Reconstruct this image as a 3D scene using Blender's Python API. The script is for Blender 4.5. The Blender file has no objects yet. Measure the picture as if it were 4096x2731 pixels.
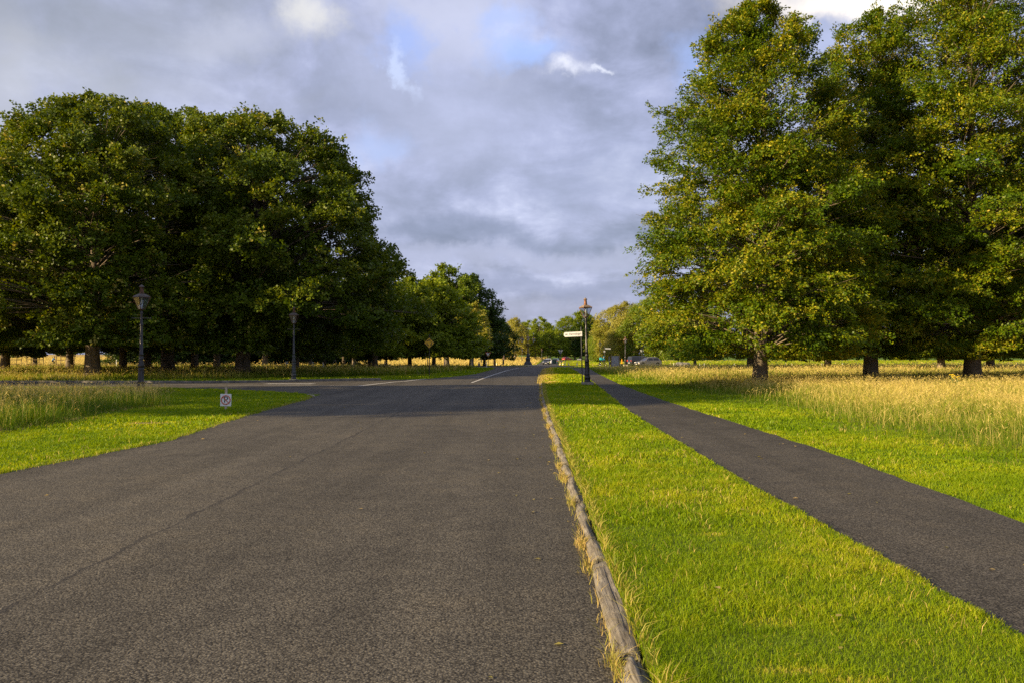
# A park road at low evening sun: avenue trees, gas lamps, path and meadow
SUN_E, SKY_S, EXPO = 5.0, 0.10, 1.06
# patches of the sky dome: photo x, y, half width, half height, radiance (None = clear sky), weight, raggedness, softness
SKY_BLOBS = [
    (450, 130, 850, 300, (.235, .25, .285), .65, .5, 1.0), (150, 330, 300, 160, (.36, .37, .41), .5, .6, 1.0), (700, 420, 420, 120, (.33, .345, .42), .4, .6, 1.0), (1750, 60, 300, 90, (.44, .45, .54), .5, .7, 1.0), (1750, 380, 520, 330, (.33, .355, .49), .6, .5, 1.0), (1850, 120, 260, 160, (.40, .42, .55), .6, .5, 1.0),
    (20, 560, 150, 480, (.34, .345, .38), .6, .3, 1.0), (2150, 190, 200, 65, (.25, .40, .80), .5, .7, 1.0), (1650, 190, 120, 110, (.24, .34, .68), .6, .5, 1.0), (2030, 90, 120, 60, (.26, .38, .74), .4, .5, 1.0),
    (2800, 260, 130, 150, (.24, .36, .72), .5, .5, 1.0), (1195, 70, 150, 105, (.58, .565, .54), .75, .8, 1.1), (880, 170, 240, 90, (.36, .375, .46), .6, .5, 1.0),
    (1612, 290, 40, 95, (.42, .48, .66), .7, .5, 1.0), (1435, 590, 130, 90, (.29, .36, .58), .7, .4, 1.0), (2300, 280, 115, 42, (.60, .61, .69), .8, .9, 1.1),
    (2450, 296, 60, 18, (.56, .58, .66), .8, .5, .9), (3480, 20, 500, 105, (.86, .78, .68), .95, .5, .8), (3300, 190, 500, 100, (.36, .40, .58), .5, .4, 1.0),
    (2450, 700, 420, 160, (.215, .24, .35), .5, .5, 1.0), (1500, 850, 500, 120, (.21, .235, .345), .4, .5, 1.0), (1950, 955, 700, 75, (.125, .15, .235), .6, .3, 1.0), (2150, 1050, 700, 50, (.28, .30, .425), .75, .35, .9),
    (2300, 1170, 900, 50, (.185, .21, .33), .7, .3, .9), (2200, 1260, 900, 45, (.25, .27, .39), .6, .3, .9),
]
import bpy, math
import numpy as np
from mathutils import Vector, Matrix

SC = bpy.context.scene
COL = SC.collection
PI = math.pi
R = math.radians
F, HZ, EH = 3186.0, 1423.0, 1.6          # focal length in photo pixels, horizon row, eye height
rng = np.random.default_rng(11)

SUN_EL, SUN_BACK = 18.0, 27.0            # degrees: height, and how far behind pure left
sun_dir = Vector((-math.cos(R(SUN_BACK)) * math.cos(R(SUN_EL)), -math.sin(R(SUN_BACK)) * math.cos(R(SUN_EL)), math.sin(R(SUN_EL))))

# ------------------------------------------------------------------ helpers
def sstep(a, b, x):
    t = np.clip((np.asarray(x, float) - a) / (b - a), 0, 1)
    return t * t * (3 - 2 * t)

def gz(D):
    return -0.7 * sstep(90, 230, D) + 1.3 * sstep(235, 430, D) + 4.0 * sstep(500, 1600, D)

def ground_at(px, py, z=0.0):
    """ground point (x, y) seen at a photo pixel"""
    lo, hi = 1.0, 228.0
    for _ in range(50):
        m = (lo + hi) / 2
        if HZ + (EH - float(gz(m)) - z) * F / m > py: lo = m
        else: hi = m
    D = (lo + hi) / 2
    return (px - 2048) / F * D, D

def at(px, D):
    return (px - 2048) / F * D, D

def tag(o, label=None, cat=None, group=None, kind=None):
    if label: o['label'] = label
    if cat: o['category'] = cat
    if group: o['group'] = group
    if kind: o['kind'] = kind
    return o

def thing(name, label, cat, loc=(0, 0, 0), rz=0.0, group=None):
    o = bpy.data.objects.new(name, None)
    o.empty_display_size = 0.3
    COL.objects.link(o)
    o.location = loc
    o.rotation_euler = (0, 0, rz)
    return tag(o, label, cat, group)

def dup(o, loc=None, rz=None, label=None, parent=None):
    c = o.copy()
    COL.objects.link(c)
    if parent: c.parent = parent
    for ch in [x for x in bpy.data.objects if x.parent == o]:
        dup(ch, parent=c)
    if loc is not None: c.location = loc
    if rz is not None: c.rotation_euler = (0, 0, rz)
    if label: c['label'] = label
    return c

def link_mesh(name, me, mats, parent=None):
    o = bpy.data.objects.new(name, me)
    COL.objects.link(o)
    for m in (mats if isinstance(mats, (list, tuple)) else [mats]):
        me.materials.append(m)
    if parent is not None: o.parent = parent
    return o

def np_mesh(name, V, Fq, attr=None):
    V = np.ascontiguousarray(V, np.float32); Fq = np.ascontiguousarray(Fq, np.int32)
    m, k = Fq.shape
    me = bpy.data.meshes.new(name)
    me.vertices.add(len(V)); me.vertices.foreach_set('co', V.ravel())
    me.loops.add(m * k); me.loops.foreach_set('vertex_index', Fq.ravel())
    me.polygons.add(m); me.polygons.foreach_set('loop_start', np.arange(0, m * k, k, dtype=np.int32))
    if attr is not None:
        a = me.attributes.new('v', 'FLOAT', 'FACE'); a.data.foreach_set('value', np.ascontiguousarray(attr, np.float32))
    me.update(calc_edges=True)
    return me

def hash3(i, j, k, seed):
    n = (i * 374761393 + j * 668265263 + k * 2147483647 + seed * 1274126177) & 0xFFFFFFFF
    n = ((n ^ (n >> 13)) * 1274126177) & 0xFFFFFFFF
    n = n ^ (n >> 16)
    return (n & 0xFFFF) / 65535.0

def vnoise(P, seed=0):
    P = np.asarray(P, float)
    I = np.floor(P).astype(np.int64); f = P - I; f = f * f * (3 - 2 * f)
    r = 0
    for dx in (0, 1):
        for dy in (0, 1):
            for dz in (0, 1):
                w = (f[:, 0] if dx else 1 - f[:, 0]) * (f[:, 1] if dy else 1 - f[:, 1]) * (f[:, 2] if dz else 1 - f[:, 2])
                r = r + w * hash3(I[:, 0] + dx, I[:, 1] + dy, I[:, 2] + dz, seed)
    return r

def unit(A):
    return A / np.maximum(np.linalg.norm(A, axis=-1, keepdims=True), 1e-9)

class MB:
    """collects faces with a material index, builds ONE mesh object"""
    def __init__(s): s.v, s.f, s.m = [], [], []
    def add(s, verts, faces, mi=0):
        b = len(s.v); s.v += [tuple(map(float, p)) for p in verts]
        s.f += [tuple(b + i for i in f) for f in faces]; s.m += [mi] * len(faces)
        return s
    def box(s, c, d, mi=0, rz=0.0, taper=1.0, M=None):
        x, y, z = d[0] / 2, d[1] / 2, d[2] / 2
        pts = [(-x, -y, -z), (x, -y, -z), (x, y, -z), (-x, y, -z)] + [(a * taper, b * taper, z) for a, b in ((-x, -y), (x, -y), (x, y), (-x, y))]
        cr, sr = math.cos(rz), math.sin(rz)
        pts = [(p[0] * cr - p[1] * sr + c[0], p[0] * sr + p[1] * cr + c[1], p[2] + c[2]) for p in pts]
        if M: pts = [M @ Vector(p) for p in pts]
        return s.add(pts, [(3, 2, 1, 0), (4, 5, 6, 7), (0, 1, 5, 4), (1, 2, 6, 5), (2, 3, 7, 6), (3, 0, 4, 7)], mi)
    def bbox(s, c, d, b=0.01, mi=0, rz=0.0):
        """box with chamfered vertical edges and top/bottom edges"""
        x, y, z = d[0] / 2, d[1] / 2, d[2] / 2
        rings = []
        for (zz, k) in ((-z, b), (-z + b, 0), (z - b, 0), (z, b)):
            X, Y = x - k, y - k
            q = min(b, X * .9, Y * .9)
            rings.append([(-X + q, -Y, zz), (X - q, -Y, zz), (X, -Y + q, zz), (X, Y - q, zz), (X - q, Y, zz), (-X + q, Y, zz), (-X, Y - q, zz), (-X, -Y + q, zz)])
        cr, sr = math.cos(rz), math.sin(rz)
        pts = [(p[0] * cr - p[1] * sr + c[0], p[0] * sr + p[1] * cr + c[1], p[2] + c[2]) for r in rings for p in r]
        fs = [tuple(range(7, -1, -1)), tuple(range(24, 32))]
        for k in range(3):
            for i in range(8):
                j = (i + 1) % 8
                fs.append((k * 8 + i, k * 8 + j, k * 8 + 8 + j, k * 8 + 8 + i))
        return s.add(pts, fs, mi)
    def lathe(s, prof, n=16, mi=0, c=(0, 0, 0), rot=0.0, flute=0.0, cap=True):
        pts, fs = [], []
        for r, z in prof:
            for i in range(n):
                a = 2 * PI * i / n + rot
                rr = r * (1 - flute * (i % 2))
                pts.append((c[0] + rr * math.cos(a), c[1] + rr * math.sin(a), c[2] + z))
        for k in range(len(prof) - 1):
            for i in range(n):
                j = (i + 1) % n
                fs.append((k * n + i, k * n + j, (k + 1) * n + j, (k + 1) * n + i))
        if cap:
            fs.append(tuple(range(n - 1, -1, -1))); fs.append(tuple((len(prof) - 1) * n + i for i in range(n)))
        return s.add(pts, fs, mi)
    def tube(s, path, rad, n=8, mi=0, cap=True):
        path = [Vector(p) for p in path]
        if not isinstance(rad, (list, tuple, np.ndarray)): rad = [rad] * len(path)
        pts, fs, ref = [], [], None
        for k, p in enumerate(path):
            t = (path[min(k + 1, len(path) - 1)] - path[max(k - 1, 0)]).normalized()
            if ref is None:
                ref = Vector((0, 0, 1)) if abs(t.z) < .9 else Vector((1, 0, 0))
            u = (ref - t * ref.dot(t)).normalized(); w = t.cross(u); ref = u
            for i in range(n):
                a = 2 * PI * i / n
                pts.append(p + (u * math.cos(a) + w * math.sin(a)) * rad[k])
        for k in range(len(path) - 1):
            for i in range(n):
                j = (i + 1) % n
                fs.append((k * n + i, k * n + j, (k + 1) * n + j, (k + 1) * n + i))
        if cap:
            fs.append(tuple(range(n - 1, -1, -1))); fs.append(tuple((len(path) - 1) * n + i for i in range(n)))
        return s.add(pts, fs, mi)
    def prism(s, poly, depth, mi=0, M=None):
        """polygon (x, z) extruded along y by depth, centred on y = 0"""
        n = len(poly)
        pts = [(p[0], -depth / 2, p[1]) for p in poly] + [(p[0], depth / 2, p[1]) for p in poly]
        if M: pts = [M @ Vector(p) for p in pts]
        return s.add(pts, [tuple(range(n)), tuple(range(2 * n - 1, n - 1, -1))] + [(i, i + n, (i + 1) % n + n, (i + 1) % n) for i in range(n)], mi)
    def torus(s, c, R0, r0, n=24, m=6, mi=0, M=None):
        pts, fs = [], []
        for i in range(n):
            a = 2 * PI * i / n
            for j in range(m):
                b = 2 * PI * j / m
                p = ((R0 + r0 * math.cos(b)) * math.cos(a), r0 * math.sin(b), (R0 + r0 * math.cos(b)) * math.sin(a))
                p = Vector(p) + Vector(c)
                pts.append(M @ p if M else p)
        for i in range(n):
            for j in range(m):
                fs.append((i * m + j, i * m + (j + 1) % m, ((i + 1) % n) * m + (j + 1) % m, ((i + 1) % n) * m + j))
        return s.add(pts, fs, mi)
    def build(s, name, mats, parent=None, smooth=False):
        me = bpy.data.meshes.new(name)
        me.from_pydata(s.v, [], s.f)
        me.polygons.foreach_set('material_index', s.m)
        if smooth:
            me.polygons.foreach_set('use_smooth', [True] * len(s.f))
        me.update()
        o = link_mesh(name, me, mats, parent)
        if smooth and hasattr(me, 'set_sharp_from_angle'): me.set_sharp_from_angle(angle=R(40))
        return o

# ------------------------------------------------------------------ materials
def mat(name):
    m = bpy.data.materials.new(name); m.use_nodes = True
    nt = m.node_tree; nt.nodes.clear()
    out = nt.nodes.new('ShaderNodeOutputMaterial')
    return m, nt, out

def nd(nt, typ, **kw):
    n = nt.nodes.new(typ)
    for k, v in kw.items():
        if k in ('inputs',):
            for kk, vv in v.items(): n.inputs[kk].default_value = vv
        else: setattr(n, k, v)
    return n

def ramp(nt, stops, interp='LINEAR'):
    n = nt.nodes.new('ShaderNodeValToRGB'); cr = n.color_ramp; cr.interpolation = interp
    while len(cr.elements) > 1: cr.elements.remove(cr.elements[-1])
    cr.elements[0].position = stops[0][0]; cr.elements[0].color = (*stops[0][1], 1)
    for p, c in stops[1:]:
        e = cr.elements.new(p); e.color = (*c, 1)
    return n

def paint(name, col, rough=0.5, metal=0.0, noise=0.12, scale=8.0, bump=0.0, coat=0.0, spec=0.5):
    m, nt, out = mat(name); L = nt.links.new
    tc = nd(nt, 'ShaderNodeTexCoord'); no = nd(nt, 'ShaderNodeTexNoise', inputs={'Scale': scale, 'Detail': 5.0, 'Roughness': 0.6})
    L(tc.outputs['Object'], no.inputs['Vector'])
    lo = tuple(c * (1 - noise * 1.6) for c in col); hi = tuple(min(1, c * (1 + noise)) for c in col)
    rp = ramp(nt, [(0.3, lo), (0.7, hi)]); L(no.outputs['Fac'], rp.inputs['Fac'])
    b = nd(nt, 'ShaderNodeBsdfPrincipled', inputs={'Roughness': rough, 'Metallic': metal, 'Coat Weight': coat, 'Specular IOR Level': spec})
    L(rp.outputs['Color'], b.inputs['Base Color'])
    if bump:
        bp = nd(nt, 'ShaderNodeBump', inputs={'Strength': bump, 'Distance': 0.02}); L(no.outputs['Fac'], bp.inputs['Height']); L(bp.outputs['Normal'], b.inputs['Normal'])
    L(b.outputs['BSDF'], out.inputs['Surface'])
    return m

def leafy(name, stops, trans=0.35, gloss=0.25, rough=0.45, tint=1.0):
    """leaf / blade: face attribute v picks the colour, part of the light passes through"""
    m, nt, out = mat(name); L = nt.links.new
    a = nd(nt, 'ShaderNodeAttribute', attribute_name='v')
    rp = ramp(nt, stops); L(a.outputs['Fac'], rp.inputs['Fac'])
    b = nd(nt, 'ShaderNodeBsdfPrincipled', inputs={'Roughness': rough, 'Specular IOR Level': gloss})
    t = nd(nt, 'ShaderNodeBsdfTranslucent')
    mx = nd(nt, 'ShaderNodeMixShader', inputs={'Fac': trans})
    hs = nd(nt, 'ShaderNodeHueSaturation', inputs={'Hue': 0.485, 'Saturation': 1.1, 'Value': 1.25})
    L(rp.outputs['Color'], b.inputs['Base Color']); L(rp.outputs['Color'], hs.inputs['Color']); L(hs.outputs['Color'], t.inputs['Color'])
    L(b.outputs['BSDF'], mx.inputs[1]); L(t.outputs['BSDF'], mx.inputs[2]); L(mx.outputs['Shader'], out.inputs['Surface'])
    return m

def asphalt(name, dark, light, warm, seam=None):
    m, nt, out = mat(name); L = nt.links.new
    tc = nd(nt, 'ShaderNodeTexCoord'); P = tc.outputs['Object']
    def noise(scale, det=2.0, ro=0.5, vec=None):
        n = nd(nt, 'ShaderNodeTexNoise', inputs={'Scale': scale, 'Detail': det, 'Roughness': ro}); L(vec or P, n.inputs['Vector']); return n.outputs['Fac']
    grit = nd(nt, 'ShaderNodeTexVoronoi', inputs={'Scale': 75.0, 'Randomness': 1.0}); L(P, grit.inputs['Vector'])
    fine = noise(45.0, 4.0, 0.75)
    big = noise(0.35, 4.0, 0.6); mid = noise(2.6, 5.0, 0.65)
    # chippings with dark pits between them
    r1 = ramp(nt, [(0.30, tuple(c * .22 for c in dark)), (0.42, tuple(c * .7 for c in dark)), (0.52, dark), (0.64, light), (0.80, tuple(c * 1.6 for c in light))])
    chip = noise(80.0, 3.0, 0.66)
    sep = nd(nt, 'ShaderNodeSeparateColor'); L(grit.outputs['Color'], sep.inputs['Color'])
    mx1 = nd(nt, 'ShaderNodeMath', operation='MULTIPLY_ADD', inputs={1: 0.22, 2: -0.11}); L(sep.outputs['Red'], mx1.inputs[0])
    cell = nd(nt, 'ShaderNodeMath', operation='MULTIPLY_ADD', inputs={1: -0.36, 2: 0.40}); L(grit.outputs['Distance'], cell.inputs[0])
    mx3 = nd(nt, 'ShaderNodeMath', operation='MULTIPLY_ADD', inputs={1: 0.64}); L(chip, mx3.inputs[0]); L(cell.outputs[0], mx3.inputs[2])
    mx2 = nd(nt, 'ShaderNodeMath', operation='ADD'); L(mx3.outputs[0], mx2.inputs[0]); L(mx1.outputs[0], mx2.inputs[1])
    L(mx2.outputs[0], r1.inputs['Fac'])
    # broad wear and dust
    r2 = ramp(nt, [(0.34, (0.72, 0.72, 0.73)), (0.5, (1, 1, 1)), (0.66, (1.25, 1.21, 1.13))]); 
    ad = nd(nt, 'ShaderNodeMath', operation='MULTIPLY_ADD', inputs={1: 0.5}); L(mid, ad.inputs[0])
    hf = nd(nt, 'ShaderNodeMath', operation='MULTIPLY', inputs={1: 0.5}); L(big, hf.inputs[0]); L(hf.outputs[0], ad.inputs[2])
    L(ad.outputs[0], r2.inputs['Fac'])
    mu = nd(nt, 'ShaderNodeMix', data_type='RGBA', blend_type='MULTIPLY', inputs={'Factor': 1.0}); L(r1.outputs['Color'], mu.inputs['A']); L(r2.outputs['Color'], mu.inputs['B'])
    mp = nd(nt, 'ShaderNodeMapping'); mp.inputs['Scale'].default_value = (1, .035, 1); L(P, mp.inputs['Vector'])
    wear = noise(1.5, 3.0, 0.55, mp.outputs[0])          # traffic wear drawn out along the road
    wr = nd(nt, 'ShaderNodeMapRange', inputs={'From Min': 0.3, 'From Max': 0.7, 'To Min': 0.84, 'To Max': 1.16}); L(wear, wr.inputs['Value'])
    wm = nd(nt, 'ShaderNodeVectorMath', operation='SCALE'); L(mu.outputs['Result'], wm.inputs[0]); L(wr.outputs[0], wm.inputs['Scale'])
    col = wm.outputs[0]
    if seam is not None:
        sx = nd(nt, 'ShaderNodeSeparateXYZ'); L(P, sx.inputs[0])
        wob = noise(0.9, 6.0, 0.7)
        a1 = nd(nt, 'ShaderNodeMath', operation='MULTIPLY_ADD', inputs={1: 0.30, 2: -0.15 - seam}); L(wob, a1.inputs[0])
        a2 = nd(nt, 'ShaderNodeMath', operation='ADD'); L(sx.outputs['X'], a2.inputs[0]); L(a1.outputs[0], a2.inputs[1])
        a3 = nd(nt, 'ShaderNodeMath', operation='ABSOLUTE'); L(a2.outputs[0], a3.inputs[0])
        wid = nd(nt, 'ShaderNodeMath', operation='MULTIPLY_ADD', inputs={1: 0.17, 2: -0.066}); L(mid, wid.inputs[0])
        a4 = nd(nt, 'ShaderNodeMath', operation='LESS_THAN'); L(a3.outputs[0], a4.inputs[0]); L(wid.outputs[0], a4.inputs[1])
        # a faintly different mix of asphalt on each side of the joint
        sd = nd(nt, 'ShaderNodeMapRange', inputs={'From Min': -0.02, 'From Max': 0.02, 'To Min': 1.05, 'To Max': 0.96}); L(a2.outputs[0], sd.inputs['Value'])
        m3 = nd(nt, 'ShaderNodeVectorMath', operation='SCALE'); L(col, m3.inputs[0]); L(sd.outputs[0], m3.inputs['Scale'])
        m2 = nd(nt, 'ShaderNodeMix', data_type='RGBA', inputs={'B': (0.03, 0.029, 0.028, 1)})
        k2 = nd(nt, 'ShaderNodeMath', operation='MULTIPLY', inputs={1: 0.6}); L(a4.outputs[0], k2.inputs[0]); L(k2.outputs[0], m2.inputs['Factor'])
        L(m3.outputs[0], m2.inputs['A']); col = m2.outputs['Result']
    b = nd(nt, 'ShaderNodeBsdfPrincipled', inputs={'Roughness': 0.85, 'Specular IOR Level': 0.12})
    L(col, b.inputs['Base Color'])
    hsum = nd(nt, 'ShaderNodeMath', operation='MULTIPLY_ADD', inputs={1: 0.3}); L(fine, hsum.inputs[0]); L(mx3.outputs[0], hsum.inputs[2])
    bp = nd(nt, 'ShaderNodeBump', inputs={'Strength': 0.7, 'Distance': 0.010}); L(hsum.outputs[0], bp.inputs['Height']); L(bp.outputs['Normal'], b.inputs['Normal'])
    L(b.outputs['BSDF'], out.inputs['Surface'])
    return m

def soil(name):
    """ground under the blades: vertex attribute 'straw' blends green turf into dry meadow"""
    m, nt, out = mat(name); L = nt.links.new
    tc = nd(nt, 'ShaderNodeTexCoord'); P = tc.outputs['Object']
    n1 = nd(nt, 'ShaderNodeTexNoise', inputs={'Scale': 0.6, 'Detail': 9.0, 'Roughness': 0.75}); L(P, n1.inputs['Vector'])
    n2 = nd(nt, 'ShaderNodeTexNoise', inputs={'Scale': 22.0, 'Detail': 4.0, 'Roughness': 0.7}); L(P, n2.inputs['Vector'])
    at_ = nd(nt, 'ShaderNodeAttribute', attribute_name='straw')
    g = ramp(nt, [(0.25, (0.045, 0.085, 0.008)), (0.5, (0.095, 0.165, 0.012)), (0.75, (0.17, 0.23, 0.025))])
    s = ramp(nt, [(0.25, (0.20, 0.15, 0.045)), (0.5, (0.40, 0.285, 0.09)), (0.75, (0.55, 0.40, 0.15))])
    ad = nd(nt, 'ShaderNodeMath', operation='MULTIPLY_ADD', inputs={1: 0.5}); L(n2.outputs['Fac'], ad.inputs[0])
    hf = nd(nt, 'ShaderNodeMath', operation='MULTIPLY', inputs={1: 0.5}); L(n1.outputs['Fac'], hf.inputs[0]); L(hf.outputs[0], ad.inputs[2])
    L(ad.outputs[0], g.inputs['Fac']); L(ad.outputs[0], s.inputs['Fac'])
    mx = nd(nt, 'ShaderNodeMix', data_type='RGBA'); L(at_.outputs['Fac'], mx.inputs['Factor']); L(g.outputs['Color'], mx.inputs['A']); L(s.outputs['Color'], mx.inputs['B'])
    b = nd(nt, 'ShaderNodeBsdfPrincipled', inputs={'Roughness': 0.95, 'Specular IOR Level': 0.1}); L(mx.outputs['Result'], b.inputs['Base Color'])
    bp = nd(nt, 'ShaderNodeBump', inputs={'Strength': 0.8, 'Distance': 0.05}); L(n2.outputs['Fac'], bp.inputs['Height']); L(bp.outputs['Normal'], b.inputs['Normal'])
    L(b.outputs['BSDF'], out.inputs['Surface'])
    return m

def barky(name, dark, light, scale=3.0, stretch=0.25, bump=0.8, dist=0.03):
    m, nt, out = mat(name); L = nt.links.new
    tc = nd(nt, 'ShaderNodeTexCoord'); mp = nd(nt, 'ShaderNodeMapping'); mp.inputs['Scale'].default_value = (1, 1, stretch); L(tc.outputs['Object'], mp.inputs['Vector'])
    n = nd(nt, 'ShaderNodeTexNoise', inputs={'Scale': scale, 'Detail': 8.0, 'Roughness': 0.7}); L(mp.outputs[0], n.inputs['Vector'])
    rp = ramp(nt, [(0.3, dark), (0.65, light)]); L(n.outputs['Fac'], rp.inputs['Fac'])
    b = nd(nt, 'ShaderNodeBsdfPrincipled', inputs={'Roughness': 0.9, 'Specular IOR Level': 0.15}); L(rp.outputs['Color'], b.inputs['Base Color'])
    bp = nd(nt, 'ShaderNodeBump', inputs={'Strength': bump, 'Distance': dist}); L(n.outputs['Fac'], bp.inputs['Height']); L(bp.outputs['Normal'], b.inputs['Normal'])
    L(b.outputs['BSDF'], out.inputs['Surface'])
    return m

def old_wood(name):
    m, nt, out = mat(name); L = nt.links.new
    tc = nd(nt, 'ShaderNodeTexCoord'); mp = nd(nt, 'ShaderNodeMapping'); mp.inputs['Scale'].default_value = (1, 0.07, 1); L(tc.outputs['Object'], mp.inputs['Vector'])
    n = nd(nt, 'ShaderNodeTexNoise', inputs={'Scale': 55.0, 'Detail': 7.0, 'Roughness': 0.65, 'Distortion': 0.6}); L(mp.outputs[0], n.inputs['Vector'])
    n2 = nd(nt, 'ShaderNodeTexNoise', inputs={'Scale': 5.0, 'Detail': 4.0}); L(tc.outputs['Object'], n2.inputs['Vector'])
    rp = ramp(nt, [(0.32, (0.035, 0.03, 0.024)), (0.44, (0.155, 0.142, 0.118)), (0.7, (0.29, 0.272, 0.232))]); L(n.outputs['Fac'], rp.inputs['Fac'])
    r2 = ramp(nt, [(0.3, (0.7, 0.66, 0.6)), (0.7, (1.1, 1.08, 1.05))]); L(n2.outputs['Fac'], r2.inputs['Fac'])
    mu = nd(nt, 'ShaderNodeMix', data_type='RGBA', blend_type='MULTIPLY', inputs={'Factor': 1.0}); L(rp.outputs['Color'], mu.inputs['A']); L(r2.outputs['Color'], mu.inputs['B'])
    b = nd(nt, 'ShaderNodeBsdfPrincipled', inputs={'Roughness': 0.85, 'Specular IOR Level': 0.2}); L(mu.outputs['Result'], b.inputs['Base Color'])
    bp = nd(nt, 'ShaderNodeBump', inputs={'Strength': 1.0, 'Distance': 0.012}); L(n.outputs['Fac'], bp.inputs['Height']); L(bp.outputs['Normal'], b.inputs['Normal'])
    L(b.outputs['BSDF'], out.inputs['Surface'])
    return m

def glass(name, col=(0.9, 0.95, 1.0), clear=0.8):
    m, nt, out = mat(name); L = nt.links.new
    g = nd(nt, 'ShaderNodeBsdfGlossy', inputs={'Color': (*col, 1), 'Roughness': 0.05}); t = nd(nt, 'ShaderNodeBsdfTransparent', inputs={'Color': (*col, 1)})
    mx = nd(nt, 'ShaderNodeMixShader', inputs={'Fac': 1 - clear}); L(t.outputs[0], mx.inputs[1]); L(g.outputs[0], mx.inputs[2]); L(mx.outputs[0], out.inputs['Surface'])
    return m

M_ROAD = asphalt('road_asphalt', (0.064, 0.058, 0.046), (0.124, 0.113, 0.087), (1, 1, 1), seam=-3.2)
M_PATH = asphalt('path_asphalt', (0.056, 0.051, 0.042), (0.105, 0.096, 0.077), (1, 1, 1))
M_SOIL = soil('turf_soil')
M_EARTH = paint('bare_earth', (0.24, 0.17, 0.09), 0.95, noise=0.4, scale=14, bump=0.6, spec=0.1)
M_LAWN = leafy('lawn_blade', [(0.0, (0.085, 0.17, 0.003)), (0.45, (0.20, 0.295, 0.006)), (0.72, (0.37, 0.40, 0.014)), (0.86, (0.46, 0.39, 0.06)), (1.0, (0.70, 0.53, 0.19))], 0.42, 0.12)
M_MEADOW = leafy('meadow_blade', [(0.0, (0.08, 0.145, 0.008)), (0.35, (0.20, 0.26, 0.02)), (0.62, (0.42, 0.38, 0.075)), (1.0, (0.72, 0.56, 0.20))], 0.35, 0.1)
M_WEED = leafy('weed_blade', [(0.0, (0.12, 0.20, 0.01)), (0.5, (0.38, 0.34, 0.06)), (1.0, (0.58, 0.42, 0.16))], 0.35, 0.2)
M_BEECH = leafy('beech_leaf', [(0.0, (0.035, 0.08, 0.002)), (0.42, (0.085, 0.145, 0.003)), (0.64, (0.20, 0.22, 0.005)), (0.86, (0.45, 0.375, 0.025)), (1.0, (0.54, 0.38, 0.06))], 0.32, 0.2, 0.45)
M_MAPLE = leafy('maple_leaf', [(0.0, (0.04, 0.08, 0.004)), (0.5, (0.10, 0.145, 0.006)), (0.85, (0.19, 0.21, 0.012)), (0.95, (0.38, 0.34, 0.05)), (1.0, (0.54, 0.46, 0.12))], 0.30, 0.2, 0.45)
M_MIDLEAF = leafy('park_leaf', [(0.0, (0.065, 0.12, 0.006)), (0.6, (0.17, 0.23, 0.011)), (1.0, (0.33, 0.32, 0.022))], 0.34, 0.25)
M_FARLEAF = leafy('far_leaf', [(0.0, (0.085, 0.145, 0.008)), (0.6, (0.21, 0.27, 0.016)), (1.0, (0.38, 0.36, 0.035))], 0.34, 0.15)
M_PALELEAF = leafy('pale_leaf', [(0.0, (0.18, 0.20, 0.02)), (0.6, (0.34, 0.32, 0.045)), (1.0, (0.50, 0.42, 0.10))], 0.38, 0.25)
M_DARKLEAF = leafy('dark_leaf', [(0.0, (0.025, 0.055, 0.007)), (0.6, (0.06, 0.105, 0.011)), (1.0, (0.12, 0.15, 0.015))], 0.28, 0.25)
M_BARK = barky('beech_bark', (0.10, 0.08, 0.056), (0.25, 0.205, 0.145), 2.2, 0.5, 0.5)
M_BARK2 = barky('maple_bark', (0.07, 0.055, 0.042), (0.24, 0.195, 0.14), 5.0, 0.2, 0.9)
M_PALEBARK = barky('pale_bark', (0.28, 0.24, 0.17), (0.45, 0.38, 0.28), 4.0, 0.3, 0.4)
M_LOG = old_wood('kerb_timber')
M_IRON = paint('black_iron', (0.014, 0.013, 0.013), 0.34, 0.0, 0.3, 9, 0.12)
M_GREYIRON = paint('grey_iron', (0.04, 0.044, 0.044), 0.5, 0.0, 0.3, 6, 0.15)
M_COPPER = paint('aged_copper', (0.27, 0.125, 0.065), 0.42, 0.55, 0.45, 12, 0.05)
M_SHADECOPPER = paint('shaded_copper', (0.10, 0.05, 0.028), 0.6, 0.3, 0.4, 12, 0.05)  # the lantern copper again, with the left lamps' shade put into its colour
M_COPPERPALE = paint('dull_copper', (0.27, 0.20, 0.13), 0.55, 0.2, 0.35, 14, 0.05)
M_SHADEROOF = paint('shaded_dull_copper', (0.085, 0.07, 0.055), 0.65, 0.1, 0.35, 14, 0.05)  # dull roof copper with the left lamps' shade painted in
M_PANE = glass('lantern_glass', (0.92, 0.95, 0.97), 0.86)
M_MANTLE = paint('gas_mantle', (0.75, 0.72, 0.62), 0.6)
M_STONE = paint('cut_stone', (0.26, 0.235, 0.19), 0.9, noise=0.3, scale=7, bump=0.5, spec=0.2)
M_PALESTONE = paint('pale_stone', (0.55, 0.47, 0.36), 0.9, noise=0.2, scale=5, bump=0.3, spec=0.2)
M_KERB = paint('kerb_stone', (0.20, 0.18, 0.155), 0.9, noise=0.35, scale=3, bump=0.4, spec=0.2)
M_WHITE = paint('white_paint', (0.80, 0.79, 0.74), 0.45, noise=0.05, scale=5)
M_LETTER = paint('grey_lettering', (0.16, 0.15, 0.13), 0.6)
M_LINE = paint('line_paint', (0.56, 0.54, 0.48), 0.75, noise=0.28, scale=5, spec=0.2)
M_SIGNWHITE = paint('sign_white', (0.74, 0.74, 0.72), 0.4, noise=0.05)
M_YELLOW = paint('sign_yellow', (0.95, 0.52, 0.02), 0.5, noise=0.12)
M_BLACK = paint('sign_black', (0.015, 0.015, 0.015), 0.5)
M_RED = paint('sign_red', (0.52, 0.09, 0.03), 0.45)
M_GREYSIGN = paint('grey_signback', (0.36, 0.37, 0.38), 0.5, noise=0.1, scale=3)
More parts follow.
